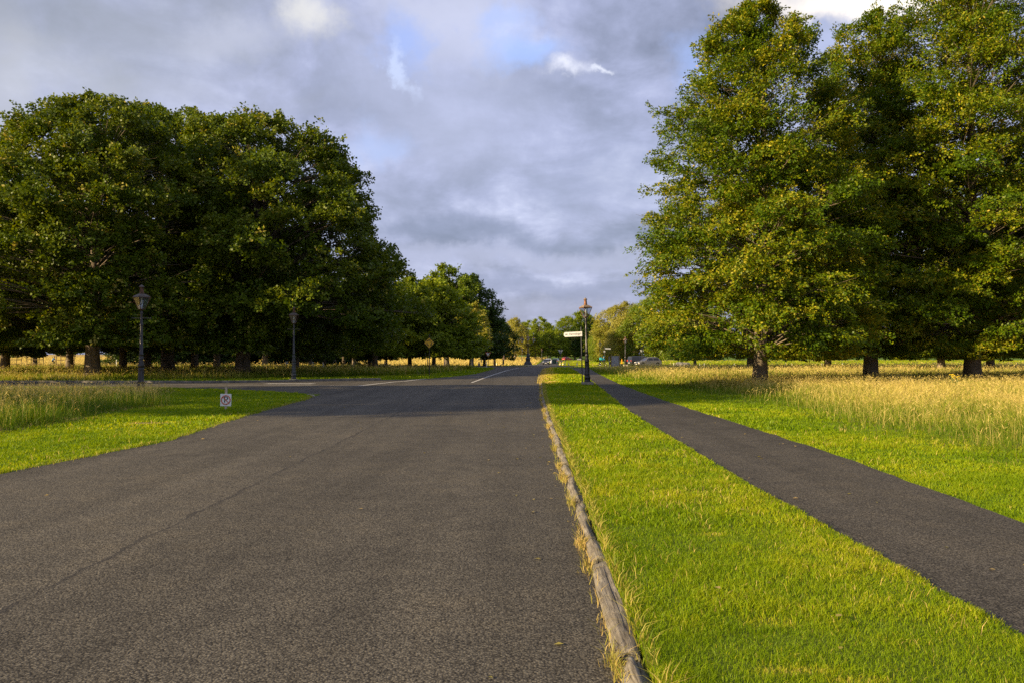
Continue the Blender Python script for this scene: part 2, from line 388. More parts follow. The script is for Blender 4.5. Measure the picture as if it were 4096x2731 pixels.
M_GREENBOARD = paint('green_board', (0.075, 0.11, 0.075), 0.6)
M_GREENBIN = paint('green_bin', (0.12, 0.25, 0.10), 0.6, noise=0.2)
M_POSTWOOD = barky('post_timber', (0.16, 0.115, 0.06), (0.34, 0.25, 0.14), 9, 0.2, 0.4, 0.01)
M_PALEWOOD = barky('pale_timber', (0.36, 0.30, 0.22), (0.58, 0.50, 0.38), 12, 0.2, 0.3, 0.01)
M_GREYWOOD = barky('grey_timber', (0.22, 0.19, 0.15), (0.42, 0.37, 0.30), 12, 0.2, 0.4, 0.01)
M_CONE = paint('cone_yellow', (0.80, 0.52, 0.02), 0.5, noise=0.08)
M_CONEWHITE = paint('cone_white', (0.80, 0.80, 0.76), 0.4, noise=0.05)
M_TYRE = paint('tyre_rubber', (0.02, 0.02, 0.02), 0.8)
M_RIM = paint('alloy_rim', (0.5, 0.5, 0.5), 0.3, 0.7)
M_CARGLASS = paint('car_glass', (0.018, 0.02, 0.023), 0.08, 0.0, 0.05, spec=0.4)
M_LIGHT = paint('headlamp', (0.75, 0.74, 0.68), 0.15, coat=1.0)
M_TAIL = paint('tail_lamp', (0.42, 0.03, 0.02), 0.2, coat=1.0)
M_SKIN = paint('skin', (0.42, 0.24, 0.16), 0.6)
M_HAIR = paint('dark_hair', (0.03, 0.022, 0.016), 0.6)
M_DKCLOTH = paint('black_cloth', (0.018, 0.017, 0.018), 0.9)
M_TEAL = paint('teal_cloth', (0.02, 0.28, 0.42), 0.8, noise=0.15)
M_TEALBAG = paint('teal_bag', (0.03, 0.40, 0.42), 0.6, noise=0.1)
M_BLUECLOTH = paint('blue_cloth', (0.10, 0.28, 0.48), 0.8)
M_TROUSER = paint('dark_trousers', (0.05, 0.045, 0.04), 0.9)
M_ORANGE = paint('orange_marker', (0.80, 0.36, 0.02), 0.5)
M_FLOWER = paint('ragwort_yellow', (0.78, 0.55, 0.01), 0.6)
M_STEM = paint('weed_stem', (0.09, 0.13, 0.02), 0.8)
M_BOULDER = paint('boulder_stone', (0.26, 0.24, 0.215), 0.95, noise=0.5, scale=3.5, bump=0.9, spec=0.15)
# ------------------------------------------------------------------ layout curves: (distance, x)
KERB = [(-6, .48), (4.05, .56), (6.9, .62), (8.5, .67), (11.1, .70), (15.2, .80), (20.5, .89), (28.5, 1.07), (46, 1.66), (89, 3.6), (100, 4.2), (122, 6.0)]
PL = [(-6, 2.75), (4.5, 2.87), (10, 2.92), (14.6, 3.05), (22, 3.30), (34, 4.07), (53, 5.2), (86, 6.8), (107, 7.9)]
PR = [(-6, 4.6), (7.46, 4.79), (11.4, 5.08), (15.4, 5.22), (22.6, 5.30), (30.3, 5.45), (44.6, 6.0), (74.3, 7.9), (107, 10.2)]
LE = [(-8, -7.3), (9, -7.05), (10.8, -6.94), (12.56, -6.72), (15.2, -6.5), (18.5, -6.85), (23.8, -7.3), (29, -7.54), (32.0, -7.95)]
LE2 = [(32.0, -7.95), (33, -8.2), (54, -7.8), (56.6, -5.8), (63, -4.4), (70.8, -3.3), (89, -2.5), (108, -2.2), (114, -3.0), (118, -5.0), (121, -9.0)]
SIDE = [(-160, 42.0, 49.5), (-80, 42.0, 48.6), (-27, 41.8, 48.0), (-18.5, 40.6, 47.6), (-14.3, 38.6, 48.9), (-11, 36.2, 52.4), (-9.2, 34.4, 53.3), (-8.2, 33.0, 53.8), (-7.6, 33.0, 54.2)]
LAND = [(-80, 50), (-28, 51), (-16.7, 60), (-7.5, 69), (-5.5, 89), (-5, 112)]   # where tall grass begins on the far left side

def cv(c, D): return np.interp(D, [p[0] for p in c], [p[1] for p in c])

def P2(x, y): return np.stack([x, y, np.zeros_like(x)], 1)

def meadow(x, y):
    """0..1: how far the tall unmown grass has taken over"""
    n = (vnoise(P2(x * .35, y * .35), 5) - .5) * 2.2 + (vnoise(P2(x * 1.3, y * 1.3), 6) - .5) * 0.9
    right = sstep(-2.2, 3.0, x - (8.7 + .25 * sstep(14, 26, y)) + n) * (1 - sstep(92, 102, y - .5 * np.maximum(x - 12, 0)))
    lb = np.interp(y, [0, 26, 30, 37, 41], [-10.9, -11.3, -13.2, -15.8, -19])
    left = sstep(-.5, .5, lb - x + n * .55) * (1 - sstep(38.6, 39.6, y + n * .3))
    db = np.interp(x, [p[0] for p in LAND], [p[1] for p in LAND])
    far = sstep(-1.5, 1.5, y - db + n) * (x < cv(LE2, y) - 1.4)
    far = np.where((y > 112) & (x > -24), 0, far)
    field = sstep(158, 166, y) * (x < np.interp(y, [158, 215, 330, 430], [1.5, 6.0, 12, 20])) * (1 - sstep(420, 440, y))
    out = np.where(y < 45, np.maximum(np.where(x > 0, right, 0), np.where(x < 0, left, 0)), np.where(x > 0, right, np.where(y > 49, far, 0)))
    return np.maximum(out * (y < 158), np.where(y >= 150, np.maximum(field, far * (x < -20)), 0))

def off_road(x, y):
    """True where turf grows"""
    ok = np.ones(len(x), bool)
    e1 = (vnoise(P2(y * 2.6, y * 0), 81) - .3) * .07 + (vnoise(P2(y * 11, y * 0), 82) - .5) * .07; e2 = (vnoise(P2(y * 2.3, y * 0 + 4), 83) - .3) * .08 + (vnoise(P2(y * 9, y * 0 + 4), 84) - .5) * .07
    ok &= ~((x < cv(KERB, y) + .10) & (x > cv(LE, y) + e2) & (y < 33))
    ok &= ~((x < cv(KERB, y) + .06) & (x > cv(LE2, y)) & (y >= 33) & (y < 123))
    ok &= ~((x > cv(PL, y) + e1) & (x < cv(PR, y) - e2) & (y < 107))
    sx = [p[0] for p in SIDE]
    near, far = np.interp(x, sx, [p[1] for p in SIDE]), np.interp(x, sx, [p[2] for p in SIDE])
    ok &= ~((x < -7) & (y > near) & (y < far + .28))
    ok &= ~((y > 120) & (y < 151) & (x < 11))
    ok &= ~((y >= 151) & (y < 320) & (x > np.interp(y, [151, 215, 330], [3.0, 6.5, 12.5])) & (x < np.interp(y, [151, 215, 330], [10, 12.5, 22])))
    ok &= ~((y > 104) & (y < 108) & (x > 4.3) & (x < 12))
    ok &= ~((y > 128) & (y < 136) & (x >= 11) & (x < 40))
    return ok

# ------------------------------------------------------------------ ground, roads, path
xs = np.unique(np.concatenate([np.arange(-60, 45.1, .75), np.array([-900, -600, -400, -300, -220, -160, -120, -100, -85, -70, 50, 60, 75, 95, 120, 160, 220, 300, 400, 600, 900])]))
ys = np.unique(np.concatenate([np.arange(-30, 0, 6), np.arange(0, 120, 1.0), np.arange(120, 240, 3.0), np.arange(240, 460, 10.0), np.array([500, 560, 640, 740, 860, 1000, 1200, 1500, 2000])]))
X, Y = np.meshgrid(xs, ys); x, y = X.ravel(), Y.ravel()
z = gz(y)
V = np.stack([x, y, z], 1)
nx, ny = len(xs), len(ys)
ii = (np.arange(ny - 1)[:, None] * nx + np.arange(nx - 1)[None, :]).ravel()
me = np_mesh('ground', V, np.stack([ii, ii + 1, ii + nx + 1, ii + nx], 1))
straw = np.clip(meadow(x, y), 0, 1)
a = me.attributes.new('straw', 'FLOAT', 'POINT'); a.data.foreach_set('value', straw.astype(np.float32))
tag(link_mesh('ground', me, M_SOIL), kind='structure')

def strip(name, rows, off, m, across=6, kind='structure', parent=None):
    """sheet from rows of (distance, x left, x right), following the ground"""
    b = MB()
    for r in rows:
        for k in range(across + 1):
            t = k / across
            b.v.append((r[1] + (r[2] - r[1]) * t, r[0], float(gz(r[0])) + off))
    n = across + 1
    for i in range(len(rows) - 1):
        for k in range(across):
            b.f.append((i * n + k, i * n + k + 1, (i + 1) * n + k + 1, (i + 1) * n + k)); b.m.append(0)
    o = b.build(name, m, parent)
    if kind: tag(o, kind=kind)
    return o

def rag(D, amp=.05, seed=1):
    D = np.asarray(D, float)
    return (vnoise(np.stack([D * 1.7, D * 0, D * 0], 1), seed) - .5) * 2 * amp + (vnoise(np.stack([D * 6.0, D * 0, D * 0], 1), seed + 1) - .5) * amp

ds = np.concatenate([np.arange(-8, 32, .25), [32.0]])
le = cv(LE, ds) + rag(ds, .07, 3)
road = strip('road', [(d, l, float(cv(KERB, d)) + .12) for d, l in zip(ds, le)], .008, M_ROAD, 8)
ds = np.concatenate([np.arange(32, 122.1, .5)])
le2 = np.where(ds < 54, -7.9, cv(LE2, ds)); le2[0] = le[-1]
strip('road', [(d, l, float(cv(KERB, d)) + .12) for d, l in zip(ds, le2)], .008, M_ROAD, 8)
# side road runs across to the left
b = MB()
sx = np.concatenate([np.arange(-160, -30, 10), np.arange(-30, -7.6, .6), [-7.5]])
for x_ in sx:
    n_, f_ = [float(np.interp(x_, [p[0] for p in SIDE], [p[k] for p in SIDE])) for k in (1, 2)]
    for k in range(5): b.v.append((x_, n_ + (f_ - n_) * k / 4, .013))
for i in range(len(sx) - 1):
    for k in range(4): b.f.append((i * 5 + k, (i + 1) * 5 + k, (i + 1) * 5 + k + 1, i * 5 + k + 1)); b.m.append(0)
tag(b.build('side_road', M_ROAD), kind='structure')
strip('roundabout_road', [(d, -90 if d > 121 else -12, 11) for d in np.arange(119.5, 152, 1.5)], .017, M_ROAD, 20)
strip('roundabout_exit_road', [(d, np.interp(d, [151, 215, 330], [3.2, 6.8, 12.8]), np.interp(d, [151, 215, 330], [9.8, 12.2, 21.5])) for d in np.arange(150.5, 322, 3)], .022, M_ROAD, 3)
strip('roundabout_entry_road', [(d, 10.9, 60) for d in np.arange(128, 136.1, 1)], .020, M_ROAD, 12)
strip('distant_road', [(d, 15, 140) for d in np.arange(316, 338, 3)], .03, M_ROAD, 14)
ds = np.arange(-6, 107.1, .3)
strip('path', [(d, float(cv(PL, d)) - .05 + e, float(cv(PR, d)) + f) for d, e, f in zip(ds, rag(ds, .025, 7), rag(ds, .04, 9))], .032, M_PATH, 4)
strip('cross_path', [(d, 4.4, 13.0) for d in np.arange(104.2, 107.9, .6)], .038, M_PATH, 6)
# verge: raised turf between kerb and path
ds = np.concatenate([np.arange(-6, 40, .5), np.arange(40, 101, 1.5)])
b = MB()
for d in ds:
    k_, p_ = float(cv(KERB, d)), float(cv(PL, d)); g_ = float(gz(d)); e = .012 * math.sin(d * 1.9) + .02 * math.sin(d * .63)
    for xx, zz in ((k_ + .112, 0.0), (k_ + .122, .05), (k_ + .5, .078), ((k_ + p_) / 2, .082), (p_ - .35, .062), (p_ - .06 + e, .045), (p_ + e, .02)):
        b.v.append((xx, d, zz + g_))
for i in range(len(ds) - 1):
    for k in range(6): b.f.append((i * 7 + k, i * 7 + k + 1, (i + 1) * 7 + k + 1, (i + 1) * 7 + k)); b.m.append(0)
n_ = len(ds) - 1
b.f.append(tuple(n_ * 7 + k for k in range(7))); b.m.append(0)
verge = b.build('verge', M_SOIL, smooth=True); tag(verge, kind='structure')
va = verge.data.attributes.new('straw', 'FLOAT', 'POINT')
va.data.foreach_set('value', [0.15 + .5 * float(sstep(42, 50, v_.co.y)) * float(v_.co.x < cv(KERB, v_.co.y) + 1.1) for v_ in verge.data.vertices])

def marking(name, pts, w, off, m=M_LINE):
    """painted line along points (x, y)"""
    b = MB(); pts = [Vector((p[0], p[1])) for p in pts]
    for i, p in enumerate(pts):
        t = (pts[min(i + 1, len(pts) - 1)] - pts[max(i - 1, 0)]).normalized(); nn = Vector((-t.y, t.x))
        for s in (-1, 1):
            q = p + nn * (s * w / 2); b.v.append((q.x, q.y, float(gz(q.y)) + off))
    for i in range(len(pts) - 1): b.f.append((2 * i, 2 * i + 1, 2 * i + 3, 2 * i + 2)); b.m.append(0)
    return tag(b.build(name, m), kind='structure')
marking('centre_line_marking', [(float(np.interp(d, [48, 65, 89, 108], [-2.42, -1.75, -.53, .9])), d) for d in np.arange(48, 108.5, 1.5)], .13, .014)
marking('side_road_line_marking', [(-90, 45.6), (-60, 45.0), (-30, 44.6), (-17, 44.2), (-8.1, 42.5)], .13, .021)
marking('side_road_line_marking', [(-8.15, 42.3), (-7.75, 45.2), (-7.2, 49.0), (-6.8, 50.2), (-6.0, 55.5)], .2, .025)
for k in range(3):
    marking('painted_bar_marking', [(-14.2 - k * .0 + .0, 45.55 + k * .42), (-11.4, 45.45 + k * .42)], .24, .021)

# stone kerb on the far side of the side road and round the junction
def kerb(name, pts, w, h, m, wob=0.0):
    b = MB(); pts = [Vector((p[0], p[1])) for p in pts]
    for i, p in enumerate(pts):
        t = (pts[min(i + 1, len(pts) - 1)] - pts[max(i - 1, 0)]).normalized(); nn = Vector((-t.y, t.x)); g_ = float(gz(p.y))
        for s, zz in ((0, -.02), (0, h - .015), (.015, h), (w - .015, h), (w, h - .015), (w, -.02)):
            q = p + nn * s; b.v.append((q.x, q.y, zz + g_ + wob * math.sin(i * 2.3)))
    for i in range(len(pts) - 1):
        for k in range(5): b.f.append((i * 6 + k, i * 6 + k + 1, (i + 1) * 6 + k + 1, (i + 1) * 6 + k)); b.m.append(0)
    b.f += [(5, 4, 3, 2, 1, 0), tuple((len(pts) - 1) * 6 + k for k in range(6))]; b.m += [0, 0]
    return tag(b.build(name, m), kind='structure')
kx = np.concatenate([np.arange(-110, -20, 2.0), np.arange(-20, -8, .8)])
kerb('kerb', [(x_, float(np.interp(x_, [p[0] for p in SIDE], [p[2] for p in SIDE])) + .002) for x_ in kx], .16, .13, M_KERB, .004)
kerb('tip_kerb', [(-7.72, 31.3), (-7.95, 32.0), (-8.35, 32.9)], .11, .05, M_STONE, .008)

# bare earth where the turf has worn through
def patch(x0, y0, rx, ry, z0, seed):
    r_ = np.random.default_rng(seed); n = 22; b = MB()
    b.v.append((x0, y0, z0))
    for i in range(n):
        a = 2 * PI * i / n; k = .6 + .5 * r_.random()
        b.v.append((x0 + rx * k * math.cos(a), y0 + ry * k * math.sin(a), z0))
    b.f += [(0, 1 + i, 1 + (i + 1) % n) for i in range(n)]; b.m += [0] * n
    return tag(b.build('bare_earth', M_EARTH), kind='structure')
PATCHES = []
for px, py, rx, ry, zz in ((620, 1690, .62, .28, .012), (3070, 2480, .16, .09, .102), (3180, 2670, .24, .06, .102), (2830, 2130, .16, .09, .102), (3420, 2710, .16, .05, .102)):
    gx, gy = ground_at(px, py, zz)
    if zz < .05: patch(gx, gy, rx, ry, zz, int(px))
    PATCHES.append((gx, gy, rx, ry))

# ------------------------------------------------------------------ grass
class Grass:
    def __init__(s): s.V, s.F, s.A, s.n = [], [], [], 0
    def blades(s, x, y, z, h, w, lean, v):
        n = len(x)
        if n == 0: return
        az = rng.uniform(0, 2 * PI, n); la = rng.uniform(0, 2 * PI, n)
        sd = np.stack([np.cos(az), np.sin(az), np.zeros(n)], 1) * (w * .5)[:, None]
        ln = np.stack([np.cos(la), np.sin(la), np.zeros(n)], 1) * (h * lean)[:, None]
        B = np.stack([x, y, z], 1); up = np.stack([np.zeros(n), np.zeros(n), h], 1)
        m = B + up * .55 + ln * .28; t = B + up * (1 - .25 * np.minimum(lean, 1.2))[:, None] + ln
        V = np.stack([B - sd, B + sd, m + sd * .85, m - sd * .85, t + sd * .12, t - sd * .12], 1).reshape(-1, 3)
        i = s.n + np.arange(n) * 6
        Fq = np.stack([np.stack([i, i + 1, i + 2, i + 3], 1), np.stack([i + 3, i + 2, i + 4, i + 5], 1)], 1).reshape(-1, 4)
        s.V.append(V); s.F.append(Fq); s.A.append(np.repeat(v, 2)); s.n += n * 6
        return t, ln
    def heads(s, t, ln, L, w, v):
        """drooping seed heads at the tips"""
        n = len(t); d = unit(ln + np.array([0, 0, .01]) + rng.normal(0, .02, (n, 3))) * .55 + np.array([0, 0, .35]); d = unit(d)
        az = rng.uniform(0, 2 * PI, n); sd = np.stack([np.cos(az), np.sin(az), np.zeros(n)], 1) * (w * .5)[:, None]
        b = t - d * (L * .5)[:, None]; e = t + d * (L * .5)[:, None]
        V = np.stack([b, t + sd, e, t - sd], 1).reshape(-1, 3)
        i = s.n + np.arange(n) * 4
        s.V.append(V); s.F.append(np.stack([i, i + 1, i + 2, i + 3], 1)); s.A.append(v); s.n += n * 4
    def build(s, name, m):
        o = link_mesh(name, np_mesh(name, np.concatenate(s.V), np.concatenate(s.F), np.concatenate(s.A)), m)
        return tag(o, kind='stuff')

def scatter(d0, d1, rho, xlim=(-1e9, 1e9)):
    half = .68 * d1 + 2.0
    a, b_ = max(-half, xlim[0]), min(half, xlim[1])
    n = int(rho * (d1 - d0) * (b_ - a))
    x = rng.uniform(a, b_, n); y = rng.uniform(d0, d1, n)
    k = np.abs(x) < .68 * y + 2.0
    return x[k], y[k]

def turf_z(x, y):
    k_, p_ = cv(KERB, y), cv(PL, y)
    on = (x > k_) & (x < p_) & (y < 100)
    t = np.clip((x - k_) / np.maximum(p_ - k_, .1), 0, 1)
    return gz(y) + np.where(on, np.interp(t, [0, .03, .2, .5, .85, .97, 1], [.05, .075, .09, .095, .075, .055, .035]), 0)

lawn, tall = Grass(), Grass()
for d0, d1, rho, w, h in ((2.2, 4.5, 12000, .0028, .035), (4.5, 7, 7500, .0038, .039), (7, 11, 3400, .0062, .047), (11, 17, 1300, .011, .05), (17, 28, 420, .021, .06), (28, 45, 150, .036, .065), (45, 75, 48, .07, .075), (75, 125, 14, .13, .09), (125, 170, 5, .2, .11), (170, 330, 1.2, .4, .14)):
    x, y = scatter(d0, d1, rho)
    md = meadow(x, y)
    k = off_road(x, y) & (rng.random(len(x)) > md * 1.1)
    for gx, gy, rx, ry in PATCHES:
        if gx < 0: k &= (((x - gx) / rx) ** 2 + ((y - gy) / ry) ** 2 > rng.uniform(.3, 1.2, len(x))) | (rng.random(len(x)) < .22)
    x, y = x[k], y[k]; n = len(x)
    pn = vnoise(P2(x * .8, y * .8), 21); pf = vnoise(P2(x * 4.0, y * 4.0), 22); pb = vnoise(P2(x * .22, y * .22), 23)
    verge_ = (x > cv(KERB, y)) & (x < cv(PL, y))
    v = -.05 + .34 * pn + .26 * pf + .16 * pb + rng.uniform(-.10, .22, n) + np.where(verge_, .05, 0)
    v += np.where(verge_ & (y > 43), .38 * sstep(1.5, .5, x - cv(KERB, y)), 0)
    v += .22 * (y > 120)
    v += .5 * (rng.random(n) < np.where(verge_ & (y < 30), .09, .03)) * rng.random(n)
    worn = np.zeros(n)
    for gx, gy, rx, ry in PATCHES: worn = np.maximum(worn, 1 - sstep(.4, 1.5, ((x - gx) / rx) ** 2 + ((y - gy) / ry) ** 2))
    v = v + worn * rng.uniform(.05, .45, n)
    tuft = (.65 + .9 * pf * pf + .35 * (vnoise(P2(x * 1.5, y * 1.5), 25) > .62)) * (1 - .3 * worn)
    edge = np.minimum(np.abs(x - cv(PL, y)), np.abs(x - cv(PR, y)))
    hh = h * tuft * rng.uniform(.55, 1.3, n) * np.where(edge < .1, .7, 1)
    lawn.blades(x, y, turf_z(x, y) - .004, hh, w * rng.uniform(.7, 1.4, n), rng.uniform(.2, .95, n), np.clip(v, 0, 1))
# pale uncut stalks standing in the verge
for d0, d1, rho, w in ((2.2, 6, 55, .004), (6, 12, 55, .0055), (12, 24, 24, .010)):
    x, y = scatter(d0, d1, rho, (-12, 9)); cl = vnoise(P2(x * 1.8, y * 1.8), 31)
    k = off_road(x, y) & (cl > np.where((x > cv(KERB, y)) & (x < cv(PL, y)), .5, .74)); k &= np.minimum(np.abs(x - cv(PL, y)), np.abs(x - cv(PR, y))) > .22; x, y = x[k], y[k]; n = len(x)
    lawn.blades(x, y, turf_z(x, y), rng.uniform(.05, .13, n), np.full(n, w), rng.uniform(.3, 1.2, n), rng.uniform(.86, 1, n))
lawn.build('lawn_grass', M_LAWN)

for d0, d1, rho, w, h in ((9, 16, 560, .0075, .40), (16, 26, 330, .011, .43), (26, 42, 150, .020, .50), (42, 66, 75, .036, .52), (66, 100, 26, .068, .56), (100, 160, 7, .14, .6), (160, 260, 3.0, .2, .7), (260, 430, 1.1, .34, .75)):
    x, y = scatter(d0, d1, rho)
    md = meadow(x, y); k = off_road(x, y) & (rng.random(len(x)) < md); x, y, md = x[k], y[k], md[k]; n = len(x)
    pn = vnoise(P2(x * .5, y * .5), 41); pf = vnoise(P2(x * 2.2, y * 2.2), 42); pb = vnoise(P2(x * .13, y * .13), 43)
    lf = x < 0
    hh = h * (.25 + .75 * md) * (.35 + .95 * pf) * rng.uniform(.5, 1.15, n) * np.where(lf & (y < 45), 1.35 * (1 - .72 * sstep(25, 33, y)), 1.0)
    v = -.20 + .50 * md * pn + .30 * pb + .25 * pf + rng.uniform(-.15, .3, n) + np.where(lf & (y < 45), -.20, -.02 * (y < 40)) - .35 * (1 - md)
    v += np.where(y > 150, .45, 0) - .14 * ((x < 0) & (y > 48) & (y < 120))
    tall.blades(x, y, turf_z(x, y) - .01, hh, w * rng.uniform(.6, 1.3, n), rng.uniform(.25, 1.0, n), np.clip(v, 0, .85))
    # seed-bearing stalks
    q = rng.random(n) < (.30 * pn + .03) * md * np.where((x < 0) & (y > 48) & (y < 120), .5, 1); x, y, md = x[q], y[q], md[q]; n = len(x)
    hs = h * (.5 + .5 * md) * rng.uniform(.75, 1.5, n) * np.where((x < 0) & (y < 45), 1.35 * (1 - .6 * sstep(25, 33, y)), 1.0)
    vv = rng.uniform(.62, 1.0, n)
    t, ln = tall.blades(x, y, turf_z(x, y), hs, w * .42 * np.ones(n), rng.uniform(.1, .55, n), vv)
    tall.heads(t, ln, rng.uniform(.07, .15, n) * (1 + y * .004), w * rng.uniform(.8, 1.5, n), np.clip(vv + .05, 0, 1))
tall.build('meadow_grass', M_MEADOW)

# ------------------------------------------------------------------ weathered timber kerb, log by log
ORD = ['nearest', 'second', 'third', 'fourth', 'fifth', 'sixth', 'seventh', 'eighth', 'ninth', 'tenth', 'eleventh', 'twelfth', 'thirteenth', 'fourteenth', 'fifteenth', 'sixteenth', 'seventeenth', 'eighteenth', 'nineteenth', 'twentieth']
joints = [1.9, 4.12, 6.05, 6.75, 8.6, 10.3, 11.4, 13.6, 15.6, 17.9, 20.4, 23.0, 25.8, 28.6, 31.6, 34.8, 38.2, 42.0, 46.0]
weeds = Grass()
for i in range(len(joints) - 1):
    d0, d1 = joints[i] + .04, joints[i + 1] - .03
    n, L_ = 20, max(10, int((d1 - d0) / .055)); L_ = min(L_, 60)
    tw = .012 * math.sin(i * 2.1); r0 = .074 + .010 * math.sin(i * 3.7); sink = -.004 + .010 * math.sin(i * 1.3)
    vs, fs = [], []
    for k in range(L_ + 1):
        t = k / L_; d = d0 + (d1 - d0) * t
        endr = 1 - .22 * math.exp(-t * L_ / 1.5) - .22 * math.exp(-(1 - t) * L_ / 1.5)
        cx_ = float(cv(KERB, d)) + .065 + tw * (t - .5) * 3 + .010 * math.sin(d * 2.7 + i)
        for j in range(n):
            a = 2 * PI * j / n
            q = np.array([[a * 2.6 + i * 9.1, d * .55, i * 3.3], [a * 6.5, d * 1.1 + i, 7.7], [a * 1.0, d * 2.6, i * 1.9]])
            nn = vnoise(q, 60 + i)
            groove = -.016 * max(0, nn[1] - .6) / .4 * 1.6
            r = (r0 * (.74 + .46 * nn[0]) + .040 * (nn[2] - .5) + groove * 1.5) * endr
            sq = math.sin(a); vs.append((cx_ + r * 1.0 * math.cos(a), d, .012 + sink + r * .92 * (math.copysign(abs(sq) ** 1.25, sq) if sq > 0 else sq)))
    for k in range(L_):
        for j in range(n):
            fs.append((k * n + j, k * n + (j + 1) % n, (k + 1) * n + (j + 1) % n, (k + 1) * n + j)[::-1])
    fs.append(tuple(range(n))); fs.append(tuple(L_ * n + j for j in range(n - 1, -1, -1)))
    me = bpy.data.meshes.new('kerb_log'); me.from_pydata(vs, [], fs)
    me.polygons.foreach_set('use_smooth', [True] * (len(fs) - 2) + [False, False]); me.update()
    o = link_mesh('kerb_log', me, M_LOG)
    what = 'short weathered timber log' if d1 - d0 < 1.2 else 'grey weathered timber log'
    tag(o, f'{what} edging the verge, {ORD[i]} in the kerb from the camera', 'kerb log', 'timber logs edging the verge')
    # dry weeds in the joint and along the asphalt side
    for c_, cnt, sp in ((d1, 80 if i % 2 else 150, .11), ((d0 + d1) / 2, 22, .45), (d0 + .3, 18, .3)):
        m_ = cnt; sc = 1 + d1 * .012
        y = c_ + rng.normal(0, sp * (1 + d1 * .02), m_); x = cv(KERB, y) - .03 + rng.normal(0, .025, m_)
        weeds.blades(x, y, gz(y) + .004, rng.uniform(.03, .14, m_), .0032 * (1 + y * .08), rng.uniform(.3, 1.4, m_), np.clip(rng.beta(2, 1.6, m_) + .1 * (i % 3), 0, 1))
    m_ = int(110 * (d1 - d0)); y = rng.uniform(d0, d1, m_); x = cv(KERB, y) + .135 + rng.normal(0, .024, m_)
    weeds.blades(x, y, gz(y) + .06, rng.uniform(.06, .17, m_), .0045 * (1 + y * .08), rng.uniform(.3, 1.1, m_), rng.uniform(.0, .75, m_))
# creeping grass along the left edge of the asphalt and on the tip of the lawn
y = rng.uniform(6, 32, 2600); x = cv(LE, y) + rng.normal(-.03, .06, 2600)
weeds.blades(x, y, np.full(2600, .004), rng.uniform(.02, .08, 2600), .0045 * (1 + y * .09), rng.uniform(.3, 1.3, 2600), np.clip(rng.normal(.25, .25, 2600), 0, 1))
y = rng.uniform(46, 99, 2400); x = cv(KERB, y) + rng.normal(.05, .12, 2400)
weeds.blades(x, y, gz(y) + .02, rng.uniform(.06, .2, 2400), .0045 * (1 + y * .14), rng.uniform(.3, 1.2, 2400), rng.uniform(.45, .95, 2400))
weeds.build('kerb_weeds', M_WEED)
# a few fallen leaves on the path, the verge and the road edge
Vs, Fs, As = [], [], []
spots = [(rng.uniform(-6.5, .4), rng.uniform(3, 30), .014) for _ in range(26)] + [(cv(KERB, d) - rng.exponential(.22) - .1, d, .014) for d in rng.uniform(3, 30, 46)] + \
        [(cv(PL, d) + rng.uniform(.05, 1.9), d, .04) for d in rng.uniform(3.5, 26, 30)] + [(cv(KERB, d) + rng.uniform(.3, 2.1), d, .135) for d in rng.uniform(3.5, 20, 26)]
for i, (x_, y_, z_) in enumerate(spots):
    a = rng.uniform(0, 2 * PI); s_ = rng.uniform(.014, .03) * (1 + y_ * .02); c_, d_ = math.cos(a) * s_, math.sin(a) * s_; t_ = rng.uniform(0, .6) * s_
    Vs += [(x_ - c_, y_ - d_, z_), (x_ - d_ * .6, y_ + c_ * .6, z_ + t_), (x_ + c_, y_ + d_, z_ + t_ * .3), (x_ + d_ * .6, y_ - c_ * .6, z_ + t_ * .8)]
    Fs.append((4 * i, 4 * i + 1, 4 * i + 2, 4 * i + 3)); As.append(rng.uniform(.5, 1))
tag(link_mesh('fallen_leaves', np_mesh('fallen_leaves', np.array(Vs), np.array(Fs), np.array(As)), M_WEED), kind='stuff')
